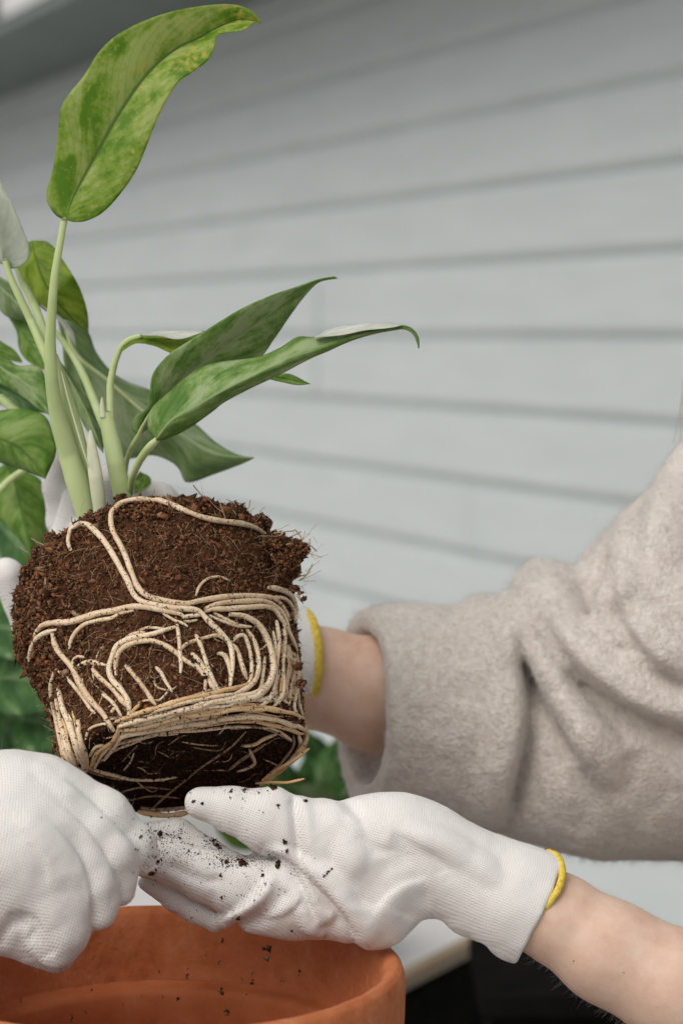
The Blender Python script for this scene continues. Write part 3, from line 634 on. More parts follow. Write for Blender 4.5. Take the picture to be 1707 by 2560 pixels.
# hair
Hh = Field(1720, 2700, 60, 1400, -480, 480, 12, 1.25)
Hh.chain([(2240, 450, 0, 340), (2260, 560, 0, 320)], k=40, kz=1.1)
Hh.chain([(2330, 700, 0, 230), (2380, 1150, 0, 160)], k=60)
Hh.cut(lambda X, Y, Z: -((X - 2080) * .9 + (Y - 420) * -.35), k=30)
Hh.wobble(30, 8, 3)
_, v_, f_ = Hh.mesh(1); hair = new_obj('hair', v_, f_, M_hairb, woman)
hs_v, hs_f, hb = [], [], 0
for i, pts in enumerate(([(1760, 700), (1725, 850), (1708, 960), (1700, 1080), (1703, 1175), (1712, 1220)], [(1740, 780), (1712, 920), (1703, 1000), (1692, 1060), (1682, 1110)], [(1775, 740), (1740, 900), (1722, 1000), (1712, 1120), (1716, 1200)])):
    Q = crom(np.array(pts, float), n=40); v_, f_ = tube_vf(W(Q[:, 0], Q[:, 1], np.full(40, 1.18)), .00022, 4); hs_v.append(v_); hs_f += [[q + hb for q in ff] for ff in f_]; hb += len(v_)
new_obj('loose_strand', np.vstack(hs_v), hs_f, M_hairb, hair)

# ---- sweater
S = Field(820, 2760, 1040, 2900, -560, 620, 9, 1.15)
S.chain(c5(0, (300, 1065, 395), (480, 1065, 415), (700, 1085, 412), (900, 1120, 425)), k=30, kz=1.12)
S.chain(c5(0, (960, 1140, 420), (1250, 1130, 500), (1480, 1010, 600)), k=30, kz=1.15)
S.chain(c5(30, (1480, 1010, 575), (1720, 760, 590), (1900, 680, 560)), k=60, kz=1.1)
S.chain(c5(-40, (1120, 750, 180), (1290, 690, 190), (1435, 500, 165)), k=30)
S.chain(c5(0, (1500, 330, 160), (1640, 170, 170)), k=60)
S.chain([(2150, 1450, 0, 380), (2230, 2100, 0, 430), (2250, 2900, 0, 450)], k=80, kz=.9)
S.chain([(1700, 1950, 60, 180), (2200, 1900, 60, 300)], k=60)
S.cut(lambda X, Y, Z: (905 + .0 * Y - .29 * Z) - X, k=14)
S.chain([(700, 1768, 0, 190), (900, 1768, 0, 190), (1060, 1765, 0, 175)], k=16, sub=True, kz=1.12)
S.chain([(2230, 900, 0, 150), (2240, 1250, 0, 170)], k=16, sub=True)
zs = 60
S.groove([z5(855, 640), z5(900, 720), z5(945, 850), z5(965, 980), z5(955, 1120), z5(925, 1260), z5(890, 1380), z5(850, 1520)], 34, 30, zs)
S.roll([z5(800, 700), z5(880, 820), z5(905, 980), z5(890, 1140), z5(850, 1290), z5(810, 1420)], 66, .6, 30)
S.roll([z5(900, 700), z5(1000, 850), z5(1090, 1000), z5(1190, 1140), z5(1300, 1260)], 80, .25, 16)
S.roll([z5(1030, 600), z5(1110, 740), z5(1230, 860), z5(1380, 960), z5(1600, 1060)], 96, .25, 16)
S.roll([z5(1410, 400), z5(1390, 520), z5(1380, 640), z5(1470, 760), z5(1620, 880)], 86, .15, 14)
S.roll([z5(1330, 540), z5(1300, 610), z5(1280, 690), z5(1370, 800), z5(1480, 900)], 66, .35, 18)
S.roll([z5(1540, 250), z5(1500, 420), z5(1540, 600), z5(1640, 740)], 86, .3, 20)
S.fold([z5(850, 1540), z5(895, 1380), z5(930, 1250), z5(955, 1130), z5(962, 1010), z5(950, 900), z5(915, 790), z5(860, 670)], 12, 50, 38, 8)
S.fold([z5(925, 790), z5(985, 920), z5(1040, 1040), z5(1110, 1160), z5(1190, 1280)], 14, 60, 46, 16)
S.fold([z5(1090, 790), z5(1190, 910), z5(1300, 1000), z5(1420, 1065), z5(1700, 1170)], 14, 70, 62, 16)
S.fold([z5(1300, 420), z5(1298, 560), z5(1330, 680), z5(1390, 790), z5(1480, 880), z5(1680, 1010)], 14, 60, 58, 14)
S.fold([z5(1055, 600), z5(1045, 690), z5(1080, 780), z5(1140, 860)], 12, 40, 26, 6)
S.fold([z5(1500, 120), z5(1430, 260), z5(1400, 400), z5(1410, 520)], 14, 50, 26, 6)
S.fold([z5(1210, 520), z5(1215, 620), z5(1280, 740), z5(1380, 850)], 14, 40, 20, 6)
S.groove([z5(1150, 1250), z5(1180, 1400), z5(1150, 1550)], 40, 14, zs)
S.groove([z5(1350, 1200), z5(1420, 1350), z5(1500, 1450)], 50, 18, zs)
S.groove([z5(940, 820), z5(990, 950), z5(1060, 1080), z5(1130, 1200)], 30, 22, zs)
S.wobble(160, 9, 12); S.wobble(60, 4, 13); S.wobble(25, 2.5, 14)
PS, WS, FS = S.mesh(1)
S2 = Field(1860, 2760, 1400, 2950, -420, 620, 14, .98)
S2.chain([(2010, 2600, -30, 215), (2250, 2690, -20, 260), (2420, 2300, 120, 270), (2350, 1700, 460, 330)], k=60)
S2.cut(lambda X, Y, Z: (1950 - X) * .9 + (2600 - Y) * .4, k=14)
S2.chain([(1850, 2530, 0, 178), (2120, 2655, 0, 185)], k=16, sub=True)
_, v2, f2 = S2.mesh(2)
sweater = new_obj('sweater', np.vstack([WS, v2]), np.vstack([FS, f2 + len(WS)]), M_wool, woman)
# short wool fibres standing off the knit
def strands(Vv, Ff, count, length, rad, bend, seed, direc=None, sel=None):
    r = np.random.default_rng(seed); a, b, c = Vv[Ff[:, 0]], Vv[Ff[:, 1]], Vv[Ff[:, 2]]
    nn = np.cross(b - a, c - a); nn /= np.linalg.norm(nn, axis=1)[:, None] + 1e-15
    ids = np.arange(len(Ff)) if sel is None else np.where(sel(a))[0]
    if len(ids) == 0: return None
    ids = r.choice(ids, count); t = r.random((count, 2)); P = a[ids] + (b[ids] - a[ids]) * t[:, :1] + (Vv[Ff[ids, 3]] - a[ids]) * t[:, 1:]
    n_ = nn[ids]; rd = r.normal(0, 1, (count, 3)) * bend
    if direc is not None: rd = rd + np.array(direc)[None]
    L = length * r.uniform(.4, 1.2, (count, 1))
    p0 = P - n_ * rad; p1 = P + (n_ * .6 + rd * .35) * L * .5; p2 = P + (n_ * .75 + rd * .9) * L
    s = np.cross(n_, rd); s /= np.linalg.norm(s, axis=1)[:, None] + 1e-9; q = np.cross(s, n_)
    Vx = []
    for pp, rr in ((p0, rad), (p1, rad * .7), (p2, rad * .15)):
        Vx += [pp + s * rr, pp - s * rr * .5 + q * rr * .87, pp - s * rr * .5 - q * rr * .87]
    Vx = np.stack(Vx, 1); base = np.arange(count)[:, None, None] * 9
    fq = np.array([[i * 3 + j, i * 3 + (j + 1) % 3, i * 3 + 3 + (j + 1) % 3, i * 3 + 3 + j] for i in range(2) for j in range(3)])
    return Vx.reshape(-1, 3), (base + fq[None]).reshape(-1, 4)
lim = W1(1800, 1500, 1.15).x
v_, f_ = strands(WS, FS, 45000, .0035, .00007, .8, 5, sel=lambda a: (a[:, 0] < lim) & (a[:, 1] < 1.24))
fz = new_obj('wool_fuzz', v_, f_, M_wool_fuzz, sweater); fz['kind'] = 'stuff'
v_, f_ = strands(NEAR[0], NEAR[1], 1500, .0026, .000022, .6, 6, direc=(-1.3, 0, -.5), sel=lambda a: a[:, 0] > W1(1320, 2300, .945).x)
ah = new_obj('arm_hair', v_, f_, M_armhair, body); ah['kind'] = 'stuff'
near_bvh = BVHTree.FromPolygons([tuple(p) for p in NEAR[0].tolist()], NEAR[1].tolist())
CAM = Vector((0, 0, CAMH))
for mx_, my_, r_ in ((1433, 2403, .0005), (1558, 2432, .0004)):
    h_, n_, *_x = near_bvh.ray_cast(CAM, (W1(mx_, my_, 1) - CAM).normalized())
    if h_:
        a_ = np.linspace(0, 2 * np.pi, 12, endpoint=False); tq = n_.orthogonal().normalized(); bq = n_.cross(tq)
        v_ = [tuple(h_ + n_ * .0003)] + [tuple(h_ + (tq * math.cos(t) * 1.2 + bq * math.sin(t)) * r_ + n_ * -.0001) for t in a_]
        new_obj('mole', v_, [(0, 1 + i, 1 + (i + 1) % 12) for i in range(12)], M_mole, body)

# ---- left glove (second person)
Cg = Field(-620, 420, 1840, 2470, -300, 200, 4.4, .915)
Cg.chain(c2(-30, (-1100, 600, 330), (-750, 590, 330), (-300, 590, 450), (60, 590, 520), (130, 560, 475)), k=40, kz=1.5)
Cg.chain(c2(-40, (190, 540, 385), (220, 850, 262), (250, 960, 200)), k=36, kz=1.35)
Cg.chain(c2(-40, (250, 1040, 120), (300, 1145, 66)), k=50)
Cg.chain(c2(-60, (60, 320, 235), (330, 335, 182), (530, 418, 162), (690, 552, 122, 20), (768, 640, 76, 40)), k=22, kz=1.15)
Cg.chain(c2(-90, (20, 440, 260), (290, 455, 190), (450, 515, 166), (565, 605, 140), (618, 700, 98, 20), (632, 790, 78, 25)), k=16, kz=1.2)
Cg.chain(c2(-112, (-50, 580, 300), (240, 600, 215), (390, 665, 168), (475, 765, 140), (505, 850, 112, 10), (508, 905, 92, 10)), k=16, kz=1.25)
Cg.chain(c2(-110, (100, 600, 330), (225, 700, 250), (275, 860, 200), (300, 990, 165), (300, 1090, 105)), k=20, kz=1.3)
Cg.fold([z2(720, 585), z2(640, 480), z2(550, 390), z2(440, 290), z2(310, 180)], 6, 24, 11, 3)
Cg.fold([z2(626, 800), z2(580, 660), z2(510, 540), z2(420, 430), z2(290, 320)], 6, 24, 11, 3)
Cg.fold([z2(470, 1040), z2(477, 920), z2(474, 800), z2(445, 680), z2(390, 570), z2(290, 450)], 6, 26, 12, 3)
Cg.cut(lambda X, Y, Z: -520 - X, k=8)
zc = 20
Cg.groove([z2(-20, 1090), z2(25, 1000), z2(90, 945), z2(170, 935)], 17, 12, zc)
Cg.groove([z2(150, 990), z2(230, 1060), z2(280, 1140)], 22, 9, zc)
Cg.fold([z2(150, 150), z2(270, 240), z2(380, 350)], 10, 34, 7, 3)
Cg.fold([z2(60, 430), z2(170, 520), z2(240, 650), z2(260, 800)], 14, 44, 8, 4)
Cg.fold([z2(20, 930), z2(90, 900), z2(190, 930), z2(240, 1020)], 9, 30, 10, 4)
Cg.wobble(70, 3.0, 21); Cg.wobble(24, .8, 22)
PC, WC, FC = Cg.mesh(2)
man = thing('person', 'person at the left of whom only one closed white glove is in view', 'person', W1(-1500, 3000, .95))
man.location.z = 0
gloveC = new_obj('glove', WC, FC, M_glove, man, uv=uvdir(PC, 14, 7.4))
Fm = Field(-1900, -300, 1900, 2700, -260, 260, 10, .915)
Fm.chain([(-350, 2130, -30, 125), (-560, 2150, -30, 128), (-1000, 2250, 0, 175), (-1800, 2450, 60, 210)], k=20)
_, v_, f_ = Fm.mesh(2); new_obj('body', v_, f_, M_skin, man)
tube_obj('yellow_cuff_band', [(-520, 2140 - 152 * math.cos(t), -30 - 110 * math.sin(t)) for t in th], 9 / FPX * .915, .915, M_yellow, gloveC, closed=True)
v_, f_ = strands(WC, FC, 2600, .0022, .00003, 1.0, 16); fz = new_obj('lint', v_, f_, M_table, gloveC); fz['kind'] = 'stuff'

# ================================================================ HELD PLANT: soil ball
plant = thing('held_plant', 'uprooted leafy plant with a bare root ball held up by gloved hands', 'plant', W1(440, 1900, .98))
AX0, AX1 = W1(460, 1905, .972), W1(378, 1402, 1.032)
axl = (AX1 - AX0).length; axd = (AX1 - AX0).normalized()
ux = Vector((1, 0, 0)); ux = (ux - axd * ux.dot(axd)).normalized(); uy = axd.cross(ux).normalized()
pxm = 1 / FPX
hs = [-.02, 0, .015, .05, .12, .25, .42, .58, .74, .88, .96, 1.02, 1.045, 1.05]
rs = [0, 270, 290, 298, 303, 312, 330, 344, 346, 332, 305, 250, 150, 0]
def ball_pt(th_, h_, extra=0):
    r = np.interp(h_, hs, rs) * pxm * 1.0
    lump = 1 + .035 * np.cos(th_ - math.pi) * np.clip(np.sin(np.clip(h_ * 1.25 - .25, 0, 1) * np.pi), 0, 1) + .02 * np.sin(3 * th_ + 5 * h_) * np.clip(h_, 0, 1)
    lump = lump - .075 * np.clip(np.cos(th_ - math.pi), 0, 1) * np.sin(np.pi * np.clip((h_ - .02) / .62, 0, 1))
    r = r * lump + extra
    hh = np.clip(h_, -.005, 1.05)
    return np.array(AX0) + np.outer(hh * axl, np.array(axd)) + (r * np.cos(th_))[:, None] * np.array(ux) + (r * np.sin(th_))[:, None] * np.array(uy)
def s_of():                                   # even steps along the profile
    hh = np.array(hs); rr = np.array(rs) * pxm; hp = np.clip(hh, -.005, 1.05) * axl
    s = np.r_[0, np.cumsum(np.hypot(np.diff(hp), np.diff(rr)))]; return s, hh
SS, HH = s_of()
def ball_grid(nt_, ns, disp):
    th_ = np.linspace(0, 2 * np.pi, nt_, endpoint=False); sv = np.linspace(0, SS[-1], ns); hv = np.interp(sv, SS, HH)
    T, Hq = np.meshgrid(th_, hv); P = ball_pt(T.ravel(), Hq.ravel())
    if disp:
        C0 = (np.array(AX0) + np.array(AX1)) / 2; D = P - C0; D /= np.linalg.norm(D, axis=1)[:, None]
        side = np.clip(Hq.ravel() * 8, .3, 1)
        n_ = .0016 * vnoise(P, .014, 1) + .0010 * vnoise(P, .005, 2) + .0006 * vnoise(P, .0022, 3) + .0003 * vnoise(P, .001, 4)
        P = P + D * (n_ * side)[:, None]
    i = np.arange(ns - 1)[:, None] * nt_; j = np.arange(nt_)[None]; k = (j + 1) % nt_
    return P, np.stack([i + j, i + k, i + nt_ + k, i + nt_ + j], -1).reshape(-1, 4)
Vs, Fs = ball_grid(160, 90, False)
bvh = BVHTree.FromPolygons([tuple(p) for p in Vs.tolist()], Fs.tolist())
Vd, Fd = ball_grid(620, 330, True)
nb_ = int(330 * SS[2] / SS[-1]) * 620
soil = new_obj('soil_ball', Vd, Fd[nb_:], M_soilbase, plant); new_obj('soil_underside', Vd, Fd[:nb_], M_soilshade, plant)  # underside split off to carry its painted shade

OCT_V = np.array([(1, 0, 0), (-1, 0, 0), (0, 1, 0), (0, -1, 0), (0, 0, 1), (0, 0, -1)], float)
OCT_F = np.array([(0, 2, 4), (2, 1, 4), (1, 3, 4), (3, 0, 4), (2, 0, 5), (1, 2, 5), (3, 1, 5), (0, 3, 5)])
def crumbs_vf(P, size, seed=1, elong=1.8, tone=None):
    r = np.random.default_rng(seed); n = len(P); size = np.broadcast_to(size, (n,))
    sc = r.uniform(.5, 1.2, (n, 3)) * size[:, None]; sc[:, 0] *= r.uniform(1, elong, n)
    q = r.normal(0, 1, (n, 4)); q /= np.linalg.norm(q, axis=1)[:, None]; w, x, y, z = q.T
    Rm = np.stack([1 - 2 * (y * y + z * z), 2 * (x * y - z * w), 2 * (x * z + y * w), 2 * (x * y + z * w), 1 - 2 * (x * x + z * z), 2 * (y * z - x * w), 2 * (x * z - y * w), 2 * (y * z + x * w), 1 - 2 * (x * x + y * y)], -1).reshape(n, 3, 3)
    L = OCT_V[None] * (1 + r.uniform(-.35, .35, (n, 6, 1))) * sc[:, None]
    V = np.einsum('nij,nkj->nki', Rm, L) + np.asarray(P)[:, None]
    F_ = (np.arange(n)[:, None, None] * 6 + OCT_F[None]).reshape(-1, 3)
    if tone is None:
        t = r.random(n) ** 1.6; c0 = np.array((.042, .018, .008)); c1 = np.array((.29, .128, .058)); tone = c0 + (c1 - c0) * t[:, None]
        red = r.random(n) < .06; tone[red] = np.array((.22, .085, .035))
        lt = r.random(n) < .02; tone[lt] = np.array((.30, .20, .12))
    return V.reshape(-1, 3), F_, np.repeat(tone, 6, 0)
NC = 80000
thr = RNG.uniform(0, 2 * np.pi, NC); sr = RNG.uniform(.02, 1, NC) * SS[-1]; hr = np.interp(sr, SS, HH)
Pc = ball_pt(thr, hr); C0 = (np.array(AX0) + np.array(AX1)) / 2; Dn = Pc - C0; Dn /= np.linalg.norm(Dn, axis=1)[:, None]
sz = np.exp(RNG.normal(math.log(.00040), .48, NC)); edge = (hr > .86) | ((np.cos(thr) < -.55) & (hr > .3))
sz = np.where(edge, sz * RNG.uniform(1, 1.9, NC), sz); sz = np.where(hr < .03, sz * .8, sz)
Pc = Pc + Dn * ((.0016 * vnoise(Pc, .014, 1) + .001 * vnoise(Pc, .005, 2)) * np.clip(hr * 8, .3, 1) + RNG.uniform(-.0001, .0009, NC) + np.where(edge, RNG.uniform(0, .0018, NC), 0))[:, None]
V, Fc, tn = crumbs_vf(Pc, sz, 2, 3.2); tn[np.repeat(hr < .012, 6)] *= .3  # bottom crumbs darkened too, painting in the shade below the ball
# clumps that stick out
def clump(c, rad, n, sq=(1, 1, 1), seed=0, s0=.0006):
    r = np.random.default_rng(seed); q = r.normal(0, 1, (n, 3)); q /= np.linalg.norm(q, axis=1)[:, None]; q *= (r.random((n, 1)) ** .4) * rad
    return np.array(c) + q * np.array(sq), np.exp(r.normal(math.log(s0), .4, n))
z1 = lambda x, y: (.5421 * x, 1200 + .5421 * y)
CL = [(235, 265, 1.0, 30, 300), (560, 85, 1.0, 32, 260), (430, 175, .995, 45, 300), (1330, 330, .99, 85, 1300), (1385, 320, .985, 45, 500), (1340, 420, .985, 50, 500), (1355, 500, .985, 22, 160),
      (1200, 200, 1.0, 55, 500), (1080, 145, 1.01, 60, 500), (960, 125, 1.01, 50, 400), (820, 105, 1.01, 35, 200), (690, 130, 1.0, 50, 300),
      (115, 800, .985, 50, 600), (95, 620, .985, 35, 350), (110, 540, .985, 45, 500), (140, 420, .985, 45, 500), (190, 340, .99, 45, 400), (185, 930, .985, 45, 500), (170, 860, .98, 45, 450), (300, 290, .99, 55, 400),
      (1385, 520, .98, 10, 30), (1400, 548, .98, 14, 50), (265, 1210, .975, 18, 130), (255, 1240, .975, 10, 60), (245, 1140, .975, 8, 30), (1385, 940, .965, 22, 160), (1375, 860, .965, 18, 120), (1330, 380, .98, 60, 500), (1270, 280, .99, 60, 500)]
pp, ss = [], []
for i, (x, y, d, r_, n_) in enumerate(CL):
    a_, b_ = clump(W(*z1(x, y), d), r_ * .5421 * pxm, n_, (1, 1, .8), i); pp.append(a_); ss.append(b_)
V2, F2, t2 = crumbs_vf(np.vstack(pp), np.concatenate(ss), 5)
cr_o = new_obj('soil_crumbs', np.vstack([V, V2]), np.vstack([Fc, F2 + len(V)]), M_soil, plant, smooth=False, vcol=np.vstack([tn, t2])); cr_o['kind'] = 'stuff'

# fine fibres in the soil
fv, ff, fo = [], [], 0
for i in range(1500):
    t = RNG.uniform(math.pi * .95, math.pi * 2.05); h_ = RNG.uniform(0, 1.0); p = ball_pt(np.array([t]), np.array([h_]))[0]
    nrm = p - C0; nrm /= np.linalg.norm(nrm); d_ = RNG.normal(0, 1, 3); d_ -= nrm * d_.dot(nrm) * .6; d_ /= np.linalg.norm(d_)
    L = RNG.uniform(.002, .008); cv = RNG.normal(0, 1, 3) * .4; tt = np.linspace(0, 1, 5)[:, None]
    Q = p + nrm * RNG.uniform(.0004, .0014) + d_ * L * tt + cv * L * tt ** 2 + nrm * L * .15 * np.sin(tt * 3)
    a_, b_ = tube_vf(Q, RNG.uniform(.00004, .00011), 3, cap=False); fv.append(a_); ff += [[q + fo for q in g] for g in b_]; fo += len(a_)
for x, y, dx, dy, n_ in ((1390, 290, 25, -35, 9), (1410, 330, 30, -14, 12), (1380, 460, 70, -25, 6), (990, 110, -80, -45, 2), (1060, 130, -10, -45, 4), (200, 310, -110, -40, 2), (170, 330, -60, -20, 3), (1250, 250, 90, -20, 6), (100, 1240, -10, 40, 0), (1360, 520, 40, 20, 8), (700, 90, 10, -40, 3), (1150, 150, 20, -40, 4), (350, 200, -10, -50, 2)):
    for q in range(n_):
        x0, y0 = z1(x + RNG.normal(0, 28), y + RNG.normal(0, 28)); d = .985 + RNG.normal(0, .006)
        k_ = RNG.uniform(.3, 1); tt = np.linspace(0, 1, 8); cvx, cvy = RNG.normal(0, 14, 2)
        Q = W(x0 + (dx * tt * k_ + cvx * tt ** 2 * 2) * .54, y0 + (dy * tt * k_ + cvy * tt ** 2 * 2) * .54, d + np.zeros(8))
        a_, b_ = tube_vf(Q, RNG.uniform(.00008, .0002) if q % 3 else .0003, 4, cap=False); fv.append(a_); ff += [[w_ + fo for w_ in g] for g in b_]; fo += len(a_)
fb = new_obj('root_fibres', np.vstack(fv), ff, M_fibre, plant); fb['kind'] = 'stuff'

# ---- roots, laid over the surface of the ball
ROOT_SURF = []
def lay(pts2, lift, free=None):
    """photo points on the ball -> world points on its surface, raised by lift metres"""
    out = []; last = None
    for x, y in pts2:
        dirv = (W1(x, y, 1) - CAM).normalized(); h_, n_, ix, ds = bvh.ray_cast(CAM, dirv)
        if h_ is None or (last is not None and (h_ - last).length > .03):
            q = CAM + dirv * ((last - CAM).length if last is not None else .95); h2, n2, *_ = bvh.find_nearest(q)
            p = q if (h2 - q).length < .004 else h2.lerp(q, .5); n_ = n2; out.append(np.array(p + n_ * lift * .5)); last = p; continue
        out.append(np.array(h_ + n_ * lift)); last = h_
    P = np.array(out)
    for _ in range(3): P[1:-1] = .25 * P[:-2] + .5 * P[1:-1] + .25 * P[2:]
    return P
def root(pts, r, lift=.7, mat=None, taper=(1, 1), name='root', depth=None, jitter=1.0, step=6):
    pts = np.array([z1(*p) for p in pts]); Q = crom(pts, step=step * .6)
    n = len(Q); rr = r * .5421 * pxm * .96
    if depth is None:
        P = lay(Q, rr * lift * .75 + .0006)
    else:
        P = W(Q[:, 0], Q[:, 1], np.interp(np.linspace(0, 1, n), np.linspace(0, 1, len(depth)), depth))
    t = np.linspace(0, 1, n); sd_ = RNG.integers(1e6)
    Rr = rr * np.interp(t, [0, .12, .85, 1], [taper[0] * .6, 1, .95, taper[1] * .5]) * (1 + .20 * vnoise(np.stack([t * n * .13, t * 0 + sd_ % 60 + .5, t * 0], -1), 1, 5) + .025 * vnoise(np.stack([t * n * .5, t * 0 + 3.5, t * 0 + sd_ % 50], -1), 1, 6))
    P = P + jitter * rr * .14 * np.stack([vnoise(np.stack([t * n * .09, t * 0 + sd_ % 60, t * 0 + k + .5], -1), 1, 7) for k in range(3)], -1)
    V, Fc = tube_vf(P, Rr, 10); ROOT_SURF.append((P, Rr))
    return new_obj(name, V, Fc, mat or M_root, plant)
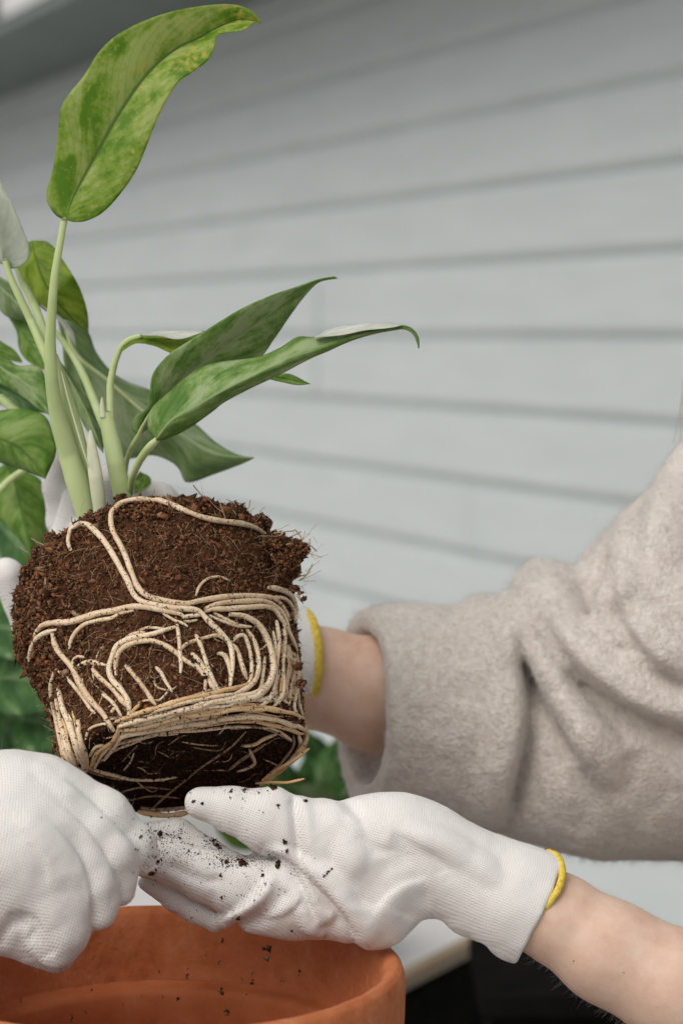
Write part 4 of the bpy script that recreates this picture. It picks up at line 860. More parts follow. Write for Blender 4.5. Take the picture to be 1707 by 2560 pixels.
ROOTS = [
 ([(1242, 375), (1225, 290), (1180, 240), (1110, 215), (1030, 205), (950, 190), (880, 165), (800, 135), (720, 108), (640, 98), (570, 110), (535, 140), (520, 190), (530, 250), (560, 310), (590, 370), (610, 430), (640, 500), (690, 545), (760, 565), (850, 580), (920, 565), (1000, 550), (1080, 540), (1160, 540), (1240, 550), (1290, 590), (1320, 650)], 13.5, 1.5),
 ([(270, 270), (310, 245), (370, 215), (420, 225), (470, 270), (520, 340), (560, 410), (595, 470), (620, 530), (660, 565), (720, 582), (800, 598), (880, 603), (920, 615), (950, 650), (1000, 700), (1040, 745), (1060, 790), (1065, 870), (1055, 955)], 14, 1.3),
 ([(170, 715), (200, 672), (260, 658), (330, 655), (400, 635), (470, 615), (540, 605), (600, 590), (660, 588), (720, 600), (780, 612), (830, 622), (850, 640)], 15, .7),
 ([(330, 805), (335, 750), (360, 700), (400, 665), (460, 648), (520, 640), (560, 618), (620, 606)], 10, .6),
 ([(160, 880), (152, 810), (168, 745), (195, 718), (225, 703), (270, 690)], 13, .7),
 ([(255, 700), (275, 770), (310, 820), (350, 870), (380, 930), (420, 1000), (460, 1050), (500, 1100), (530, 1145)], 15, .9),
 ([(262, 868), (300, 890), (340, 935), (390, 1000), (430, 1060), (450, 1080)], 10, .9),
 ([(345, 855), (350, 825), (370, 812), (398, 818)], 8, .7),
 ([(355, 888), (375, 855), (420, 838), (460, 848), (512, 862)], 9, .8), ([(362, 880), (400, 848), (445, 850), (500, 872)], 7, .5),
 ([(435, 870), (470, 915), (520, 960), (560, 1010), (600, 1055)], 12, .7),
 ([(600, 1090), (602, 1030), (570, 975), (530, 930), (512, 880), (525, 820), (545, 770), (590, 740), (650, 725), (720, 710), (780, 690), (822, 678)], 13, .9),
 ([(545, 905), (542, 860), (552, 805), (580, 772), (630, 752), (700, 745), (760, 765), (810, 800), (860, 840), (910, 870), (940, 910), (945, 960), (930, 1000)], 12, .7),
 ([(570, 752), (610, 715), (672, 705)], 8, .6), ([(640, 698), (690, 683), (755, 690)], 8, .6),
 ([(815, 670), (825, 730), (830, 800), (835, 860), (832, 902)], 10, 1.1),
 ([(585, 855), (620, 900), (660, 950), (700, 1010), (722, 1038)], 11, .7),
 ([(720, 865), (745, 890), (765, 930), (795, 980)], 9, .4),
 ([(830, 790), (860, 760), (900, 745), (950, 730), (1000, 720), (1030, 742)], 9, .7),
 ([(900, 715), (920, 760), (940, 820), (960, 880), (985, 940), (1012, 985)], 11, .9),
 ([(880, 800), (920, 840), (950, 890), (968, 940), (992, 978)], 12, .6),
 ([(1000, 805), (1030, 810), (1050, 850), (1060, 910), (1055, 965)], 11, .7),
 ([(1065, 762), (1090, 800), (1110, 860), (1132, 925)], 12, .7),
 ([(1062, 752), (1090, 725), (1120, 722), (1140, 770), (1152, 830), (1155, 890), (1140, 945), (1110, 970)], 11, .6),
 ([(1130, 695), (1160, 740), (1180, 800), (1185, 870), (1170, 925), (1130, 965), (1075, 990)], 13, .8),
 ([(1050, 625), (1110, 632), (1170, 662), (1210, 710), (1235, 770), (1247, 830), (1245, 900), (1220, 960), (1170, 1000), (1100, 1012), (1000, 1025)], 16, .8),
 ([(940, 615), (980, 602), (1060, 600), (1140, 592), (1200, 588), (1250, 600), (1280, 640), (1310, 690), (1340, 750), (1355, 792)], 12, 1.2),
 ([(940, 600), (990, 580), (1060, 568), (1140, 563), (1210, 565), (1260, 590), (1295, 630), (1322, 700)], 13, 1.1),
 ([(1230, 498), (1280, 508), (1330, 532), (1350, 590), (1345, 645)], 13, .6), ([(1240, 545), (1300, 548), (1340, 590), (1350, 660)], 10, .7),
 ([(838, 640), (880, 630), (925, 628)], 9, 1.0), ([(845, 655), (880, 655), (910, 648)], 6, .9), ([(980, 618), (1040, 648), (1100, 675), (1152, 680)], 9, .9), ([(960, 625), (1010, 650), (1070, 672), (1110, 684)], 7, .7),
 ([(750, 618), (785, 640), (810, 655), (835, 662), (865, 680)], 8, 1.2),
 ([(1265, 650), (1275, 730), (1270, 800), (1262, 880), (1255, 960), (1230, 1015), (1180, 1045)], 12, .8),
 ([(1295, 665), (1300, 760), (1290, 860), (1295, 950), (1285, 1010), (1250, 1045)], 13, .8),
 ([(1322, 760), (1325, 840), (1312, 920), (1305, 1030)], 11, .7), ([(1345, 800), (1348, 870), (1330, 960), (1325, 1040)], 11, .7),
 ([(1372, 780), (1375, 860), (1362, 940), (1368, 1030), (1388, 1100)], 10, .7), ([(1355, 860), (1358, 960), (1345, 1050), (1370, 1100)], 9, 1.1),
 ([(1215, 820), (1205, 900), (1195, 960), (1160, 1010)], 9, .6), ([(1250, 700), (1262, 780), (1250, 860), (1238, 940), (1205, 990)], 9, 1.0),
 ([(540, 1112), (600, 1090), (680, 1062), (760, 1042), (850, 1012), (930, 997), (1020, 977), (1090, 962), (1150, 940)], 12, .9, 'b'),
 ([(545, 1128), (620, 1105), (700, 1085), (800, 1060), (900, 1040), (1000, 1020), (1100, 1000), (1170, 985), (1222, 940)], 13, 1.0),
 ([(550, 1142), (640, 1130), (720, 1110), (800, 1085), (900, 1070), (1000, 1060), (1050, 1047), (1120, 1045), (1200, 1050), (1280, 1062), (1340, 1078), (1388, 1104)], 13, 1.2, 'b'),
 ([(480, 1272), (530, 1210), (560, 1165), (650, 1145), (760, 1128), (860, 1112), (960, 1100), (1040, 1082), (1120, 1075), (1200, 1080), (1290, 1100), (1380, 1142), (1405, 1182)], 14, 1.3),
 ([(420, 1302), (450, 1240), (520, 1190), (545, 1150), (552, 1128)], 12, 1.2, 'b'), ([(430, 1320), (462, 1262), (500, 1215), (535, 1170)], 9, 1.6),
 ([(1105, 1100), (1160, 1096), (1240, 1110), (1320, 1132), (1385, 1165)], 11, 1.6, 'b'),
 ([(1388, 1100), (1406, 1160), (1402, 1210), (1362, 1262), (1300, 1322), (1230, 1372), (1195, 1396)], 12, .9, 'b'),
 ([(1370, 1165), (1378, 1215), (1335, 1280), (1262, 1342)], 10, .9), ([(1350, 1170), (1350, 1220), (1300, 1290), (1235, 1350)], 8, .7, 'd'), ([(1392, 1130), (1398, 1190), (1370, 1240), (1310, 1300)], 8, 1.6),
 ([(262, 880), (250, 960), (265, 1060), (285, 1160), (310, 1250), (350, 1312), (400, 1332)], 13, .8),
 ([(288, 955), (308, 1050), (342, 1140), (368, 1230), (386, 1312)], 16, 1.0), ([(272, 1000), (290, 1100), (318, 1200), (350, 1290)], 13, .7),
 ([(375, 1108), (380, 1180), (395, 1260), (402, 1322)], 13, .9), ([(300, 1150), (328, 1240), (352, 1305)], 12, 1.2), ([(262, 1090), (282, 1190), (300, 1290)], 8, .6, 'b'), ([(330, 1090), (355, 1180), (375, 1270)], 9, 1.5),
 ([(240, 930), (250, 1000), (270, 1080)], 8, .8, 'd'), ([(200, 950), (225, 1020), (255, 1080)], 9, .6, 'd'),
 ([(400, 1312), (450, 1332), (520, 1350), (600, 1370), (700, 1373), (780, 1364), (822, 1358)], 9, .9), ([(390, 1320), (440, 1345), (520, 1365), (580, 1372)], 8, .6, 'd'),
 ([(700, 1506), (760, 1450), (850, 1377), (920, 1320), (1000, 1265), (1070, 1215), (1132, 1150)], 6, 1.5, 'd'),
 ([(430, 1312), (470, 1250), (540, 1210), (640, 1182), (760, 1155), (900, 1147), (1000, 1137), (1100, 1128), (1240, 1135)], 8, .8),
 ([(460, 1290), (520, 1240), (620, 1200), (700, 1170), (820, 1160)], 7, 1.2), ([(1060, 1140), (1180, 1130), (1280, 1160), (1340, 1200)], 7, .7, 'd'), ([(1240, 1130), (1290, 1150), (1340, 1190)], 8, 1.0),
 ([(840, 1200), (900, 1210), (960, 1216), (1012, 1216)], 4, .9, 'b'), ([(1110, 1215), (1170, 1212), (1215, 1185), (1275, 1162)], 9, .8, 'b'),
 ([(1150, 1232), (1165, 1268), (1175, 1298), (1130, 1322), (1092, 1333)], 8, 1.3), ([(1050, 1335), (1100, 1292), (1160, 1250), (1222, 1210)], 8, .6, 'd'),
 ([(820, 1336), (880, 1330), (960, 1330), (1040, 1332)], 4, .8, 'b'), ([(565, 1290), (600, 1250), (635, 1215)], 4, .9, 'd'), ([(570, 1330), (600, 1295), (618, 1250)], 5, .9), ([(880, 1225), (1010, 1240), (1040, 1200)], 4, .9, 'd'),
 ([(560, 1430), (660, 1410), (790, 1420)], 5, .7, 'd'), ([(600, 1470), (700, 1450), (830, 1460)], 5, .7, 'd'),
 ([(900, 540), (920, 490), (960, 457), (1010, 450), (1055, 468)], 6.5, .9), ([(640, 1032), (680, 1020), (742, 1018)], 5, 1.4, 'b'), ([(600, 1102), (622, 1062), (655, 1032)], 8, 1.0, 'b'),
 ([(480, 990), (520, 1020), (550, 1060), (568, 1092)], 9, .8), ([(404, 1192), (420, 1150), (460, 1130), (515, 1120)], 7, .8), ([(415, 1265), (440, 1225), (480, 1212)], 8, .8), ([(425, 1280), (455, 1240), (500, 1225)], 7, .6),
 ([(370, 895), (385, 935), (400, 960)], 8, .6), ([(520, 1075), (535, 1055), (550, 1050)], 9, .4), ([(905, 1050), (930, 1010), (960, 990)], 7, 1.6, 'b'), ([(1200, 1010), (1260, 1000), (1300, 1020), (1330, 1040)], 7, 1.0),
 ([(1170, 1020), (1240, 1010), (1280, 1035)], 9, 1.0), ([(880, 1000), (960, 975), (1040, 960)], 8, .6, 'd'), ([(620, 1120), (720, 1095), (820, 1065), (960, 1040), (1060, 1030), (1140, 1020)], 8, 1.9),
 ([(560, 1155), (680, 1140), (800, 1105), (900, 1085), (1000, 1072)], 9, 1.9), ([(640, 1165), (760, 1142), (880, 1125), (1000, 1105), (1090, 1090)], 8, 1.0, 'd'), ([(700, 1070), (800, 1040), (900, 1015), (1000, 1000), (1100, 985)], 9, 1.5),
]
mats = {'b': M_rootb, 'd': M_rootd}
for rw in ROOTS:
    root(rw[0], rw[1], rw[2], mats.get(rw[3]) if len(rw) > 3 else None)
for i in range(26):                                    # dense mats at the right edge, left edge and along the lower ring
    j = RNG.normal(0, 1, 4)
    if i < 12:
        x = 1255 + i * 11 + j[0] * 4; root([(x - 5 + j[1] * 6, 800 + j[2] * 60), (x + 4, 880), (x - 8 + j[3] * 5, 960), (x - 4, 1020 + j[2] * 14)], RNG.uniform(6, 9), RNG.uniform(.5, 1.5), M_root if i % 3 else M_rootb)
    elif i < 19:
        x = 268 + (i - 12) * 15 + j[0] * 4; root([(x - 12, 1060 + j[1] * 40), (x + 6, 1150), (x + 22 + j[3] * 4, 1230), (x + 38, 1300)], RNG.uniform(6, 10), RNG.uniform(.5, 1.4), M_root if i % 3 else M_rootb)
    else:
        o = (i - 19) * 7; root([(600 + j[1] * 30, 1108 + o), (760, 1068 + o), (920, 1030 + o), (1080, 1004 + o + j[2] * 4), (1220 + j[3] * 20, 1010 + o)], RNG.uniform(6, 9), RNG.uniform(1.0, 2.0), M_root if i % 2 else M_rootb)
for i in range(30):                                    # thin coils round the lower edge
    y0 = RNG.uniform(1075, 1180); x0 = RNG.uniform(470, 900); L = RNG.uniform(200, 520); sl_ = -.13 - .05 * (x0 < 700)
    xs = np.linspace(x0, min(x0 + L, 1370), 6); ys = y0 + (xs - 560) * sl_ + RNG.normal(0, 5, 6) - 26 * np.exp(-((xs - 950) / 200) ** 2) * (y0 < 1130) + np.clip(xs - 1150, 0, 400) ** 1.4 * .035
    root(list(zip(xs, ys)), RNG.uniform(2.5, 6), RNG.uniform(1.0, 2.6), (M_root, M_rootb, M_rootd)[i % 3], (.4, .2), jitter=2)
for i in range(34):                                    # wandering side roots
    x0, y0 = RNG.uniform(260, 1300), RNG.uniform(640, 1060); a_ = RNG.uniform(.9, 2.2); cv_ = RNG.normal(0, .5); P_ = [(x0, y0)]
    for q in range(RNG.integers(3, 6)): P_.append((P_[-1][0] + 34 * math.cos(a_), P_[-1][1] + 34 * math.sin(a_))); a_ += cv_ + RNG.normal(0, .25)
    root(P_, RNG.uniform(2, 5), RNG.uniform(.1, .9), (M_root, M_rootd, M_rootd)[i % 3], (.8, .15), jitter=2)
for i in range(16):                                    # tangle under the ball
    x0, y0 = RNG.uniform(500, 1250), RNG.uniform(1180, 1400); a_ = RNG.uniform(-.9, .9); P_ = [(x0, y0)]
    for q in range(4): P_.append((P_[-1][0] + 30 * math.cos(a_), P_[-1][1] + 30 * math.sin(a_))); a_ += RNG.normal(0, .5)
    root(P_, RNG.uniform(1.6, 3.6), RNG.uniform(.4, 2), (M_rootd, M_rootb)[i % 2], (.6, .2), jitter=3)
root([(1180, 1400), (1240, 1394), (1320, 1396), (1370, 1386), (1404, 1378)], 7, mat=M_rootb, depth=[.985, .965, .95, .945])
root([(1210, 1385), (1290, 1330), (1360, 1290), (1395, 1262), (1425, 1240)], 9, mat=M_rootb, depth=[.99, .98, .97, .965])
root([(640, 1530), (720, 1545), (800, 1545), (870, 1535)], 14, mat=M_rootb, depth=[1.0, .995, .995]); root([(650, 1512), (740, 1522), (880, 1508)], 9, mat=M_rootd, depth=[1.0, .995, .995])
# grit clinging to the roots
gp, gs = [], []
for P, Rr in ROOT_SURF:
    n = max(2, int(len(P) * 2.2)); ii = RNG.integers(0, len(P), n); dv = RNG.normal(0, 1, (n, 3)); dv[:, 1] -= .8; dv /= np.linalg.norm(dv, axis=1)[:, None]
    gp.append(P[ii] + dv * Rr[ii, None] * 1.0); gs.append(np.exp(RNG.normal(math.log(.00017), .55, n)))
V, Fc, tn = crumbs_vf(np.vstack(gp), np.concatenate(gs), 8, 2.2, None); g_ = new_obj('root_grit', V, Fc, M_soil, plant, smooth=False, vcol=tn * .6); g_['kind'] = 'stuff'

# ---- stems
z6 = lambda x, y: (.4464 * x, 400 + .4464 * y)
def stem(pts, d, mat=None, parent=None, name='stem', flat=1.0, sides=20):
    """pts rows (x, y, r) in the stem close-up's pixels; d list of distances"""
    Q = crom(np.array([(*z6(x, y), r * .4464) for x, y, r in pts]), n=90); dd = np.interp(np.linspace(0, 1, 90), np.linspace(0, 1, len(d)), d)
    Pw = W(Q[:, 0], Q[:, 1], dd); Rr = Q[:, 2] * pxm * dd
    Rr = Rr * (1 + .02 * vnoise(np.stack([np.arange(90) * .2, np.zeros(90), np.zeros(90)], -1), 1, 9))
    V, Fc = tube_vf(Pw, Rr, sides)
    if flat != 1.0:
        c = np.repeat(Pw, sides, 0); vv = V[:len(c)]; vv[:, 1] = c[:, 1] + (vv[:, 1] - c[:, 1]) * flat
    return new_obj(name, V, Fc, mat or M_stem, parent or plant)
stem([(362, 330, 19), (345, 430, 20), (322, 560, 22), (303, 700, 24), (292, 850, 27), (284, 1000, 31), (286, 1120, 36), (293, 1250, 38), (322, 1420, 46), (364, 1570, 55), (408, 1720, 62), (450, 1860, 62), (485, 1990, 56), (500, 2080, 52)], [.972, .975, .985, 1.0, 1.005], flat=.7)
stem([(318, 1090, 8), (345, 1200, 20), (377, 1330, 32), (410, 1450, 38), (450, 1600, 40), (485, 1750, 38), (505, 1850, 34)], [.99, 1.0, 1.008], flat=.6, name='stem_sheath')
stem([(345, 1180, 3), (375, 1300, 5), (420, 1460, 6), (465, 1610, 6), (500, 1720, 4)], [.978, .982, .984], M_stem_pale, name='sheath_edge', sides=8)
stem([(508, 1512, 8), (515, 1600, 26), (530, 1720, 38), (548, 1850, 40), (560, 1960, 36), (565, 2040, 34)], [.99, .988, .992], M_stem_pale, flat=.6, name='papery_sheath')
stem([(597, 1412, 40), (612, 1500, 46), (632, 1600, 50), (655, 1720, 52), (675, 1820, 52), (692, 1910, 50), (700, 1980, 46)], [1.0, 1.0, 1.005], flat=.8)
stem([(573, 1330, 5), (574, 1380, 14), (580, 1440, 20)], [.998, .998], M_stem_pale, name='papery_sheath')
stem([(30, 560, 17), (62, 660, 20), (118, 780, 22), (175, 900, 24), (232, 1030, 26), (275, 1130, 27), (300, 1230, 27)], [1.01, 1.012, 1.005])
stem([(95, 600, 14), (125, 680, 19), (165, 750, 22), (205, 840, 24), (240, 940, 24), (265, 1030, 24)], [1.035, 1.03, 1.015])
stem([(270, 930, 12), (335, 990, 16), (375, 1045, 18), (430, 1130, 20), (480, 1230, 22), (525, 1340, 24), (565, 1440, 26), (590, 1500, 26)], [1.04, 1.03, 1.01])
stem([(620, 1440, 26), (620, 1340, 23), (620, 1250, 21), (638, 1160, 19), (660, 1090, 18), (685, 1040, 17), (730, 1005, 18), (790, 985, 14)], [1.0, 1.0, .995])
stem([(730, 1870, 17), (742, 1780, 20), (780, 1690, 22), (835, 1612, 23), (880, 1566, 17), (940, 1505, 9), (1010, 1440, 5), (1090, 1370, 3)], [1.005, .985, .968, .962, .957])
stem([(705, 1750, 12), (712, 1680, 15), (740, 1610, 17), (775, 1548, 14), (800, 1490, 8), (850, 1400, 4)], [1.02, 1.01, .995, .985])
stem([(0, 1330, 26), (50, 1370, 26), (110, 1420, 24), (190, 1480, 22)], [1.09, 1.085, 1.08])
stem([(0, 1850, 22), (60, 1790, 20), (130, 1740, 18), (190, 1700, 12)], [1.12, 1.12, 1.11])
stem([(360, 880, 10), (420, 1080, 12), (600, 1230, 10), (780, 1390, 9), (900, 1480, 6)], [1.105, 1.10, 1.10, 1.10], name='leaf_midrib')

# ---- leaves
def leaf(left, right, mid, dm, dl, dr, mat, zf=None, nv=56, nu=9, wave=.0015, seed=0, parent=None, name='leaf', thick=.0004, bulge=0.0):
    """left/right/mid: base-to-tip lines in photo pixels; dm/dl/dr: their distances"""
    conv = zf or (lambda x, y: (x, y))
    Lp, Rp, Mp = [crom(np.array([conv(*p) for p in q], float), n=nv) for q in (left, right, mid)]
    tt = np.linspace(0, 1, nv); D = [np.interp(tt, np.linspace(0, 1, len(q)), q) for q in (dl, dm, dr)]
    Lw, Mw, Rw = W(Lp[:, 0], Lp[:, 1], D[0]), W(Mp[:, 0], Mp[:, 1], D[1]), W(Rp[:, 0], Rp[:, 1], D[2])
    fade = np.clip(np.sin(np.pi * np.clip(tt, 0, 1)) * 3, 0, 1)
    V, UV = [], []
    for k in range(-nu, nu + 1):
        s = abs(k) / nu; E = Lw if k < 0 else Rw; P = Mw + (E - Mw) * s
        hump = (s * (1 - s) * 4 * bulge - .25 * np.exp(-(s / .12) ** 2) * .0016) * fade
        wv = wave * s * fade * (vnoise(np.stack([tt * 5, np.full(nv, s * 1.5 + (9 if k < 0 else 3)), np.full(nv, seed + .5)], -1), 1, 17))
        P = P + np.array([0, -1, 0]) * (hump + wv)[:, None]; V.append(P); UV.append(np.stack([np.full(nv, k / nu), tt], -1))
    V = np.vstack(V); UV = np.vstack(UV); m = 2 * nu + 1
    i = np.arange(m - 1)[:, None] * nv; j = np.arange(nv - 1)[None]
    Fc = np.stack([i + j, i + nv + j, i + nv + j + 1, i + j + 1], -1).reshape(-1, 4)
    o = new_obj(name, V, Fc, mat, parent or plant, uv=UV)
    if thick: sm = o.modifiers.new('thickness', 'SOLIDIFY'); sm.thickness = thick; sm.offset = 0
    return o
z7 = lambda x, y: (.7015 * x, .7015 * y)
leaf([(235, 782), (212, 775), (190, 755), (168, 715), (170, 670), (190, 600), (205, 500), (215, 400), (240, 345), (300, 270), (350, 190), (410, 130), (500, 80), (600, 45), (700, 25), (800, 15), (860, 22), (905, 45), (933, 82)],
     [(238, 782), (262, 791), (310, 787), (370, 755), (430, 690), (485, 610), (520, 530), (560, 430), (600, 350), (640, 290), (690, 255), (740, 215), (765, 170), (772, 130), (800, 118), (850, 112), (890, 95), (908, 78), (933, 82)],
     [(236, 782), (262, 705), (305, 620), (355, 530), (405, 440), (455, 360), (505, 290), (565, 225), (635, 170), (700, 140), (760, 108), (850, 70), (933, 82)],
     [.972, .968, .972, .985], [.976, .963, .964, .985], [.972, .964, .964, .98], M_leafA, z7, seed=1, bulge=.001, nu=12, nv=80)
leaf([(12, 940), (-20, 930), (-80, 860), (-130, 760), (-140, 640), (-110, 520), (-60, 420)], [(12, 940), (40, 957), (85, 945), (107, 905), (95, 850), (50, 740), (0, 640), (-40, 520), (-60, 420)], [(12, 940), (0, 850), (-20, 740), (-45, 600), (-60, 420)],
     [1.01, 1.0, 1.0], [1.02, 1.01, 1.0], [1.015, 1.0, 1.0], M_leafB, z7, seed=2, bulge=-.002)
leaf([(185, 452), (130, 480), (90, 560), (110, 640), (170, 760), (240, 830), (330, 880), (420, 910), (492, 965)], [(185, 452), (260, 455), (310, 495), (375, 590), (435, 690), (475, 790), (495, 880), (496, 965)], [(185, 452), (200, 540), (240, 660), (310, 780), (400, 880), (494, 965)],
     [1.07, 1.06, 1.07], [1.08, 1.075, 1.08], [1.07, 1.06, 1.075], M_leafC, z6, seed=3)
leaf([(320, 870), (350, 1000), (370, 1180), (450, 1420), (560, 1590), (700, 1670), (850, 1652), (960, 1690), (1010, 1740), (1050, 1808), (1200, 1760), (1360, 1700), (1425, 1668)],
     [(320, 870), (430, 885), (500, 970), (540, 1075), (620, 1180), (720, 1245), (860, 1300), (1020, 1420), (1120, 1500), (1220, 1590), (1330, 1650), (1425, 1668)],
     [(320, 870), (430, 1070), (560, 1200), (700, 1300), (840, 1400), (1000, 1520), (1200, 1640), (1425, 1668)],
     [1.11, 1.105, 1.10, 1.09], [1.12, 1.12, 1.12, 1.09], [1.11, 1.12, 1.125, 1.09], M_leafD, z6, seed=4, bulge=.001)
leaf([(-160, 560), (-60, 700), (20, 860), (140, 900), (200, 905)], [(-160, 560), (0, 655), (70, 700), (130, 780), (200, 905)], [(-160, 560), (-20, 690), (90, 790), (200, 905)], [1.1, 1.09], [1.11, 1.1], [1.11, 1.1], M_leafD, z6, seed=5)
leaf([(40, 860), (95, 960), (110, 1060), (160, 1130), (260, 1180)], [(40, 860), (160, 900), (230, 980), (270, 1060), (275, 1180)], [(40, 860), (130, 970), (200, 1070), (268, 1180)], [1.11, 1.1], [1.12, 1.1], [1.11, 1.1], M_leafE, z6, seed=6)
leaf([(-120, 1060), (-20, 1230), (120, 1320), (200, 1380), (280, 1430)], [(-120, 1060), (0, 1085), (100, 1150), (190, 1150), (250, 1200), (280, 1430)], [(-120, 1060), (20, 1170), (150, 1260), (280, 1430)], [1.07, 1.06, 1.055], [1.08, 1.065, 1.055], [1.08, 1.065, 1.055], M_leafI, z6, seed=7)
leaf([(-140, 900), (-60, 1040), (20, 1110), (120, 1135)], [(-140, 900), (0, 1010), (80, 1060), (130, 1132)], [(-140, 900), (-20, 1060), (125, 1135)], [1.1, 1.1], [1.1, 1.1], [1.1, 1.1], M_leafE, z6, seed=8)
leaf([(-200, 1500), (-80, 1420), (0, 1404), (100, 1394), (200, 1408), (265, 1445), (300, 1540), (316, 1640), (255, 1785)], [(-200, 1500), (-90, 1640), (0, 1692), (150, 1742), (255, 1785)], [(-200, 1500), (-40, 1550), (120, 1620), (255, 1785)],
     [1.06, 1.05, 1.05], [1.06, 1.055, 1.05], [1.07, 1.065, 1.05], M_leafE, z6, seed=9, bulge=.002)
leaf([(30, 1700), (-60, 1780), (-60, 1920), (40, 2050), (130, 2150), (182, 2245)], [(30, 1700), (130, 1738), (235, 1800), (262, 1950), (250, 2130), (182, 2245)], [(30, 1700), (90, 1830), (130, 2000), (182, 2245)],
     [1.13, 1.12], [1.14, 1.13], [1.14, 1.13], M_leafE, z6, seed=10)
leaf([(345, 1088), (330, 1072), (338, 1042), (366, 1020), (375, 980), (379, 945), (395, 915), (430, 880), (490, 842), (555, 800), (610, 768), (673, 740), (744, 715), (790, 700), (835, 691), (843, 696)],
     [(348, 1088), (400, 1050), (480, 1000), (560, 958), (645, 900), (687, 845), (722, 793), (758, 744), (793, 708), (830, 695), (843, 696)],
     [(347, 1088), (385, 1030), (450, 955), (540, 885), (640, 810), (740, 735), (800, 704), (843, 696)],
     [1.0, .985, .975, .97], [1.0, .98, .965, .97], [1.005, 1.0, .985, .97], M_leafI, seed=11, bulge=.0015, nu=11, nv=70)
leaf([(390, 1098), (373, 1078), (370, 1047), (384, 1016), (424, 980), (464, 945), (504, 918), (558, 904), (643, 893), (700, 870), (744, 843), (792, 842), (863, 817), (919, 812), (982, 811), (1024, 818), (1045, 842), (1047, 871)],
     [(393, 1101), (420, 1096), (473, 1070), (536, 1025), (558, 1007), (625, 971), (700, 936), (772, 898), (821, 877), (877, 852), (933, 835), (982, 826), (1012, 823), (1035, 838), (1046, 871)],
     [(391, 1100), (430, 1050), (500, 1010), (580, 965), (660, 925), (740, 885), (810, 862), (880, 836), (950, 821), (1010, 819), (1040, 840), (1047, 871)],
     [.96, .945, .94, .945, .95], [.975, .965, .955, .95, .95], [.965, .955, .945, .945, .95], M_leafI, seed=12, bulge=.0015, nu=11, nv=80)
leaf([(786, 842), (830, 822), (880, 812), (960, 806), (1005, 812)], [(786, 843), (850, 838), (910, 826), (970, 820), (1005, 813)], [(786, 842), (850, 829), (910, 818), (1005, 812)], [.944, .943], [.947, .947], [.940, .940], M_leafW, seed=13, name='curled_leaf_edge', thick=.0003, nv=24)
leaf([(600, 905), (640, 915), (690, 935), (725, 935), (776, 960)], [(600, 905), (640, 935), (690, 952), (740, 962), (776, 960)], [(600, 905), (660, 935), (776, 960)], [.99, .985], [.99, .985], [.985, .985], M_leafE, seed=14)
leaf([(303, 872), (325, 845), (357, 838), (400, 829), (450, 828), (520, 828), (600, 835)], [(305, 878), (340, 858), (385, 864), (433, 883), (475, 868), (520, 850), (600, 836)], [(304, 875), (340, 850), (390, 847), (450, 850), (520, 842), (600, 835)],
     [.995, 1.0], [1.0, 1.005], [.99, .995], M_leafC, seed=15)
leaf([(357, 836), (400, 827), (450, 827), (508, 828)], [(357, 838), (400, 840), (450, 848), (508, 830)], [(357, 837), (420, 834), (508, 829)], [.991, .991], [.995, .993], [.988, .988], M_leafW, seed=16, name='curled_leaf_edge', nv=24)
leaf([(755, 1870), (750, 1800), (785, 1745)], [(755, 1870), (835, 1830), (842, 1780), (785, 1745)], [(755, 1870), (800, 1810), (785, 1745)], [1.08, 1.08], [1.08, 1.08], [1.08, 1.08], M_leafE, z6, seed=17, nv=20)
leaf([(230, 810), (330, 900), (400, 1000), (425, 1042)], [(230, 810), (340, 880), (410, 960), (425, 1042)], [(230, 810), (335, 890), (405, 980), (425, 1042)], [1.045, 1.045], [1.045, 1.045], [1.05, 1.05], M_leafW, z6, seed=18, nv=20, name='curled_leaf_edge')
leaf([(250, 1000), (340, 1150), (430, 1400), (520, 1560), (580, 1640)], [(250, 1000), (390, 1200), (500, 1330), (560, 1480), (580, 1640)], [(250, 1000), (370, 1190), (480, 1400), (580, 1640)], [1.06, 1.03], [1.07, 1.04], [1.07, 1.04], M_leafI, z6, seed=19)
leaf([(-120, 1230), (-60, 1330), (60, 1390), (270, 1420)], [(-120, 1230), (20, 1220), (160, 1300), (270, 1420)], [(-120, 1230), (60, 1310), (270, 1420)], [1.12, 1.12], [1.12, 1.12], [1.12, 1.12], M_leafBG, z6, seed=20)

# ================================================================ BACKGROUND PLANT on the table
def quick_leaf(b, t, w, mat, bend=0, seed=0, parent=None, nv=30):
    b = np.array(b, float); t = np.array(t, float); d = t[:2] - b[:2]; L = np.linalg.norm(d); n = np.array([-d[1], d[0]]) / L
    s = np.linspace(0, 1, 9); prof_ = w * np.sin(np.pi * s ** .75) ** .85
    m = b[:2] + np.outer(s, d) + np.outer(np.sin(np.pi * s) * bend, n)
    l = m - n * prof_[:, None]; r = m + n * prof_[:, None]; dd = [b[2], (b[2] + t[2]) / 2 - .01, t[2]]
    return leaf(l.tolist(), r.tolist(), m.tolist(), dd, [q + .006 for q in dd], [q - .006 for q in dd], mat, seed=seed, parent=parent, nv=nv, nu=6, wave=.003)
bgp = thing('background_plant', 'blurred leafy green plant standing on the table behind the root ball', 'plant', Vector((W1(90, 2300, 1.62).x, W1(90, 2300, 1.62).y, ez)))
bx, by = bgp.location.x, bgp.location.y
V, Fc = lathe([(.0, .002), (.042, .002), (.045, .004), (.058, .105), (.062, .107), (.063, .125), (.058, .125), (.055, .108), (0, .105)], 60, (bx, by, ez)); new_obj('plant_pot', V, Fc, M_black, bgp)
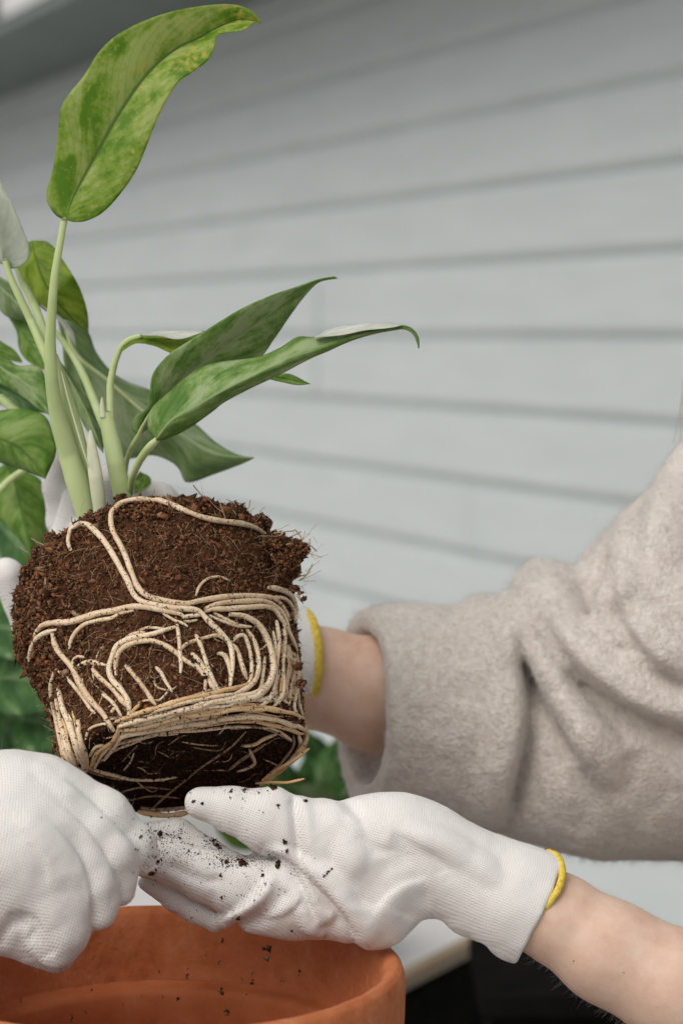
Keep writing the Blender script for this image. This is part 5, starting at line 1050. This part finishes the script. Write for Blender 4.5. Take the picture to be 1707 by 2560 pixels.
for i, (b_, t_, w_, m_, bn) in enumerate([
    ((90, 2060, 1.45), (-60, 1560, 1.33), 110, M_leafBG, -40), ((60, 2050, 1.45), (120, 1600, 1.30), 120, M_leafBG, 30), ((150, 2080, 1.45), (330, 1700, 1.30), 120, M_leafBG, 30),
    ((40, 1900, 1.40), (-120, 1330, 1.36), 90, M_leafE, 10), ((100, 1950, 1.42), (60, 1380, 1.36), 95, M_leafE, 10), ((200, 2100, 1.45), (260, 1720, 1.32), 100, M_leafE, 0),
    ((30, 1800, 1.38), (180, 1860, 1.26), 80, M_leafBG, -20), ((-40, 1700, 1.36), (170, 1760, 1.25), 95, M_leafBG, -30), ((-60, 1560, 1.36), (150, 1640, 1.26), 75, M_leafBG, -20),
    ((-60, 1450, 1.40), (120, 1500, 1.30), 80, M_leafE, 20), ((-30, 1980, 1.4), (220, 1950, 1.3), 100, M_leafE, 0), ((0, 1380, 1.42), (140, 1300, 1.36), 60, M_leafBG, 0), ((-20, 1290, 1.4), (100, 1420, 1.36), 60, M_leafBG, 0)]):
    quick_leaf(b_, t_, w_, m_, bn, 30 + i, bgp)
for i, (x, y) in enumerate(((0, 1500), (150, 1600), (300, 1720), (-90, 1700), (200, 1900))):
    Q = crom(np.array([(90, 2230), ((90 + x) / 2 - 10, (2230 + y) / 2), (x, y + 120)], float), n=24)
    v_, f_ = tube_vf(W(Q[:, 0], Q[:, 1], np.linspace(1.62, 1.38, 24)), .0028, 8); new_obj('stem', v_, f_, M_leafE if False else M_stem, bgp)
bg2 = thing('background_plant', 'dark green leafy plant between the root ball and the sweater cuff', 'plant', Vector((W1(760, 2150, 1.92).x, W1(760, 2150, 1.92).y, ez)))
V, Fc = lathe([(.0, .002), (.042, .002), (.045, .004), (.058, .075), (.062, .077), (.063, .09), (.058, .09), (.055, .078), (0, .075)], 60, bg2.location); new_obj('plant_pot', V, Fc, M_black, bg2)
for i, (b_, t_, w_, m_, bn) in enumerate([
    ((700, 2130, 1.72), (630, 1830, 1.62), 75, M_leafE, -20), ((720, 2120, 1.72), (690, 1960, 1.55), 55, M_leafI, -10), ((760, 2130, 1.72), (700, 1880, 1.60), 42, M_leafBG, 10), ((740, 2060, 1.70), (860, 1830, 1.64), 60, M_leafBG, 20),
    ((840, 2080, 1.72), (760, 1820, 1.66), 60, M_leafBG, 20), ((880, 2060, 1.72), (720, 1960, 1.60), 36, M_leafD, 10), ((800, 2120, 1.75), (800, 1840, 1.70), 80, M_leafBG, 0), ((900, 2100, 1.75), (900, 1860, 1.7), 80, M_leafBG, 0), ((640, 2130, 1.75), (560, 1930, 1.68), 70, M_leafE, 0)]):
    quick_leaf(b_, t_, w_, m_, bn, 60 + i, bg2)

for x, y, d in ((700, 2130, 1.72), (760, 2130, 1.72), (840, 2080, 1.72), (640, 2130, 1.75), (890, 2080, 1.74)):
    Q = crom(np.array([(760, 2400, 1.92), ((760 + x) / 2, (2400 + y) / 2 - 30, (1.92 + d) / 2), (x, y, d)], float), n=20)
    v_, f_ = tube_vf(W(Q[:, 0], Q[:, 1], Q[:, 2]), .0028, 8); new_obj('stem', v_, f_, M_stem, bg2)

# ================================================================ LOOSE SOIL on gloves, falling crumbs
allV = np.vstack([WB, WC, WA]); allF = np.vstack([FB, FC + len(WB), FA + len(WB) + len(WC)])
gb = BVHTree.FromPolygons([tuple(p) for p in allV.tolist()], allF.tolist())
zG = lambda x, y: (300 + .3189 * x, 1950 + .3189 * y)
sp, ssz = [], []
def drop(x, y, s):
    h_, n_, *_ = gb.ray_cast(CAM, (W1(x, y, 1) - CAM).normalized())
    if h_ is not None and h_.y < 1.2: sp.append(np.array(h_ + n_ * s * .5)); ssz.append(s)
for x, y, r_ in ((320, 420, 26), (300, 640, 20), (318, 625, 14), (255, 730, 24), (225, 738, 16), (280, 700, 16), (540, 560, 13), (620, 580, 13), (590, 590, 8), (830, 645, 20), (960, 650, 32), (985, 670, 16), (1235, 670, 32), (1245, 640, 16), (790, 745, 16), (1120, 745, 18), (1290, 485, 22), (1310, 555, 16),
                 (1240, 200, 18), (1200, 60, 28), (1205, 30, 16), (580, 165, 16), (650, 185, 16), (870, 95, 16), (880, 80, 10), (865, 140, 12), (975, 80, 18), (1000, 75, 14), (960, 145, 10), (985, 165, 8), (1090, 100, 12), (800, 925, 13), (885, 525, 20), (760, 510, 20), (735, 475, 17), (705, 435, 15), (780, 530, 18), (930, 1085, 20), (885, 1080, 10),
                 (1140, 820, 11), (160, 450, 16), (122, 545, 10), (1455, 165, 20), (500, 350, 9), (1370, 500, 5), (915, 900, 9), (955, 900, 10), (1055, 945, 10), (600, 1020, 9), (740, 1080, 7), (1340, 735, 8), (560, 1085, 9), (1250, 850, 8), (1120, 255, 8), (860, 330, 9), (480, 490, 10), (1375, 270, 6), (1145, 1020, 9), (1345, 1180, 12), (430, 440, 10)):
    for q in range(max(3, int(r_ * r_ / 22))):
        a_, b_ = zG(x + RNG.normal(0, r_ * .35), y + RNG.normal(0, r_ * .35)); drop(a_, b_, RNG.uniform(.3, .8) * r_ * .3189 * pxm * .55 + .00006)
for q in range(16): drop(*z3(930 + RNG.normal(0, 1) * 4 + (q - 8) * 3.2, 620 - (q - 8) * 3 + RNG.normal(0, 4)), .00042)
for mx_, my_, sx, sy, n_, s_ in ((850, 600, 230, 45, 520, .00013), (350, 420, 90, 40, 150, .00017), (900, 640, 90, 30, 240, .00017), (650, 700, 300, 120, 260, .0001), (1100, 640, 120, 50, 160, .00012), (850, 350, 350, 150, 60, .00011), (250, 650, 60, 70, 110, .00014), (1050, 850, 250, 120, 90, .00012), (100, 250, 100, 120, 50, .00011), (900, 85, 160, 20, 70, .00014), (450, 500, 120, 80, 260, .00014), (730, 480, 45, 50, 130, .0002)):
    for q in range(int(n_ * 1.2)): drop(*zG(RNG.normal(mx_, sx), RNG.normal(my_, sy)), s_ * RNG.lognormal(0, .5))
V, Fc, tn = crumbs_vf(np.array(sp), np.array(ssz), 12, 2.2, None)
sc_ = new_obj('scattered_soil', V, Fc, M_soil, None, smooth=False, vcol=tn * .38); sc_['kind'] = 'stuff'; sc_['label'] = 'dark soil crumbs scattered over the white gloves'; sc_['category'] = 'soil'
for x, y, r_ in ((1160, 1045, 10), (1395, 1100, 22), (1145, 1165, 6), (835, 1210, 5), (980, 1215, 8), (980, 1243, 6), (1320, 1275, 9), (1475, 1248, 8), (1155, 1320, 14), (930, 1352, 9), (740, 1338, 4), (480, 1305, 5), (1185, 1425, 15), (450, 1420, 6), (375, 1450, 8), (1265, 1250, 6), (110, 1360, 5), (1565, 1215, 8), (1320, 1222, 5), (850, 1340, 4), (645, 1385, 4), (1290, 1330, 5), (1075, 1120, 4)):
    X, Y = z2(x, y); c_ = W(X, Y, RNG.uniform(.90, .95)); s_ = r_ * .4783 * pxm * 1.35
    pts_ = c_ + RNG.normal(0, 1, (5, 3)) * s_ * np.array([.3, .3, .75])
    V, Fc, tn = crumbs_vf(pts_, s_ * .55, int(x), 1.6, None); o = new_obj('soil_crumb', V - c_, Fc, M_soil, None, smooth=False, vcol=tn * .45); o.location = Vector(c_)
    o['label'] = 'tiny dark soil crumb falling into the terracotta pot'; o['category'] = 'crumb'; o['group'] = 'soil crumbs falling into the terracotta pot'
for i, (x, y, w_) in enumerate(((640, 2540, 9), (905, 2440, 7), (960, 2410, 6), (30, 2545, 6))): pass
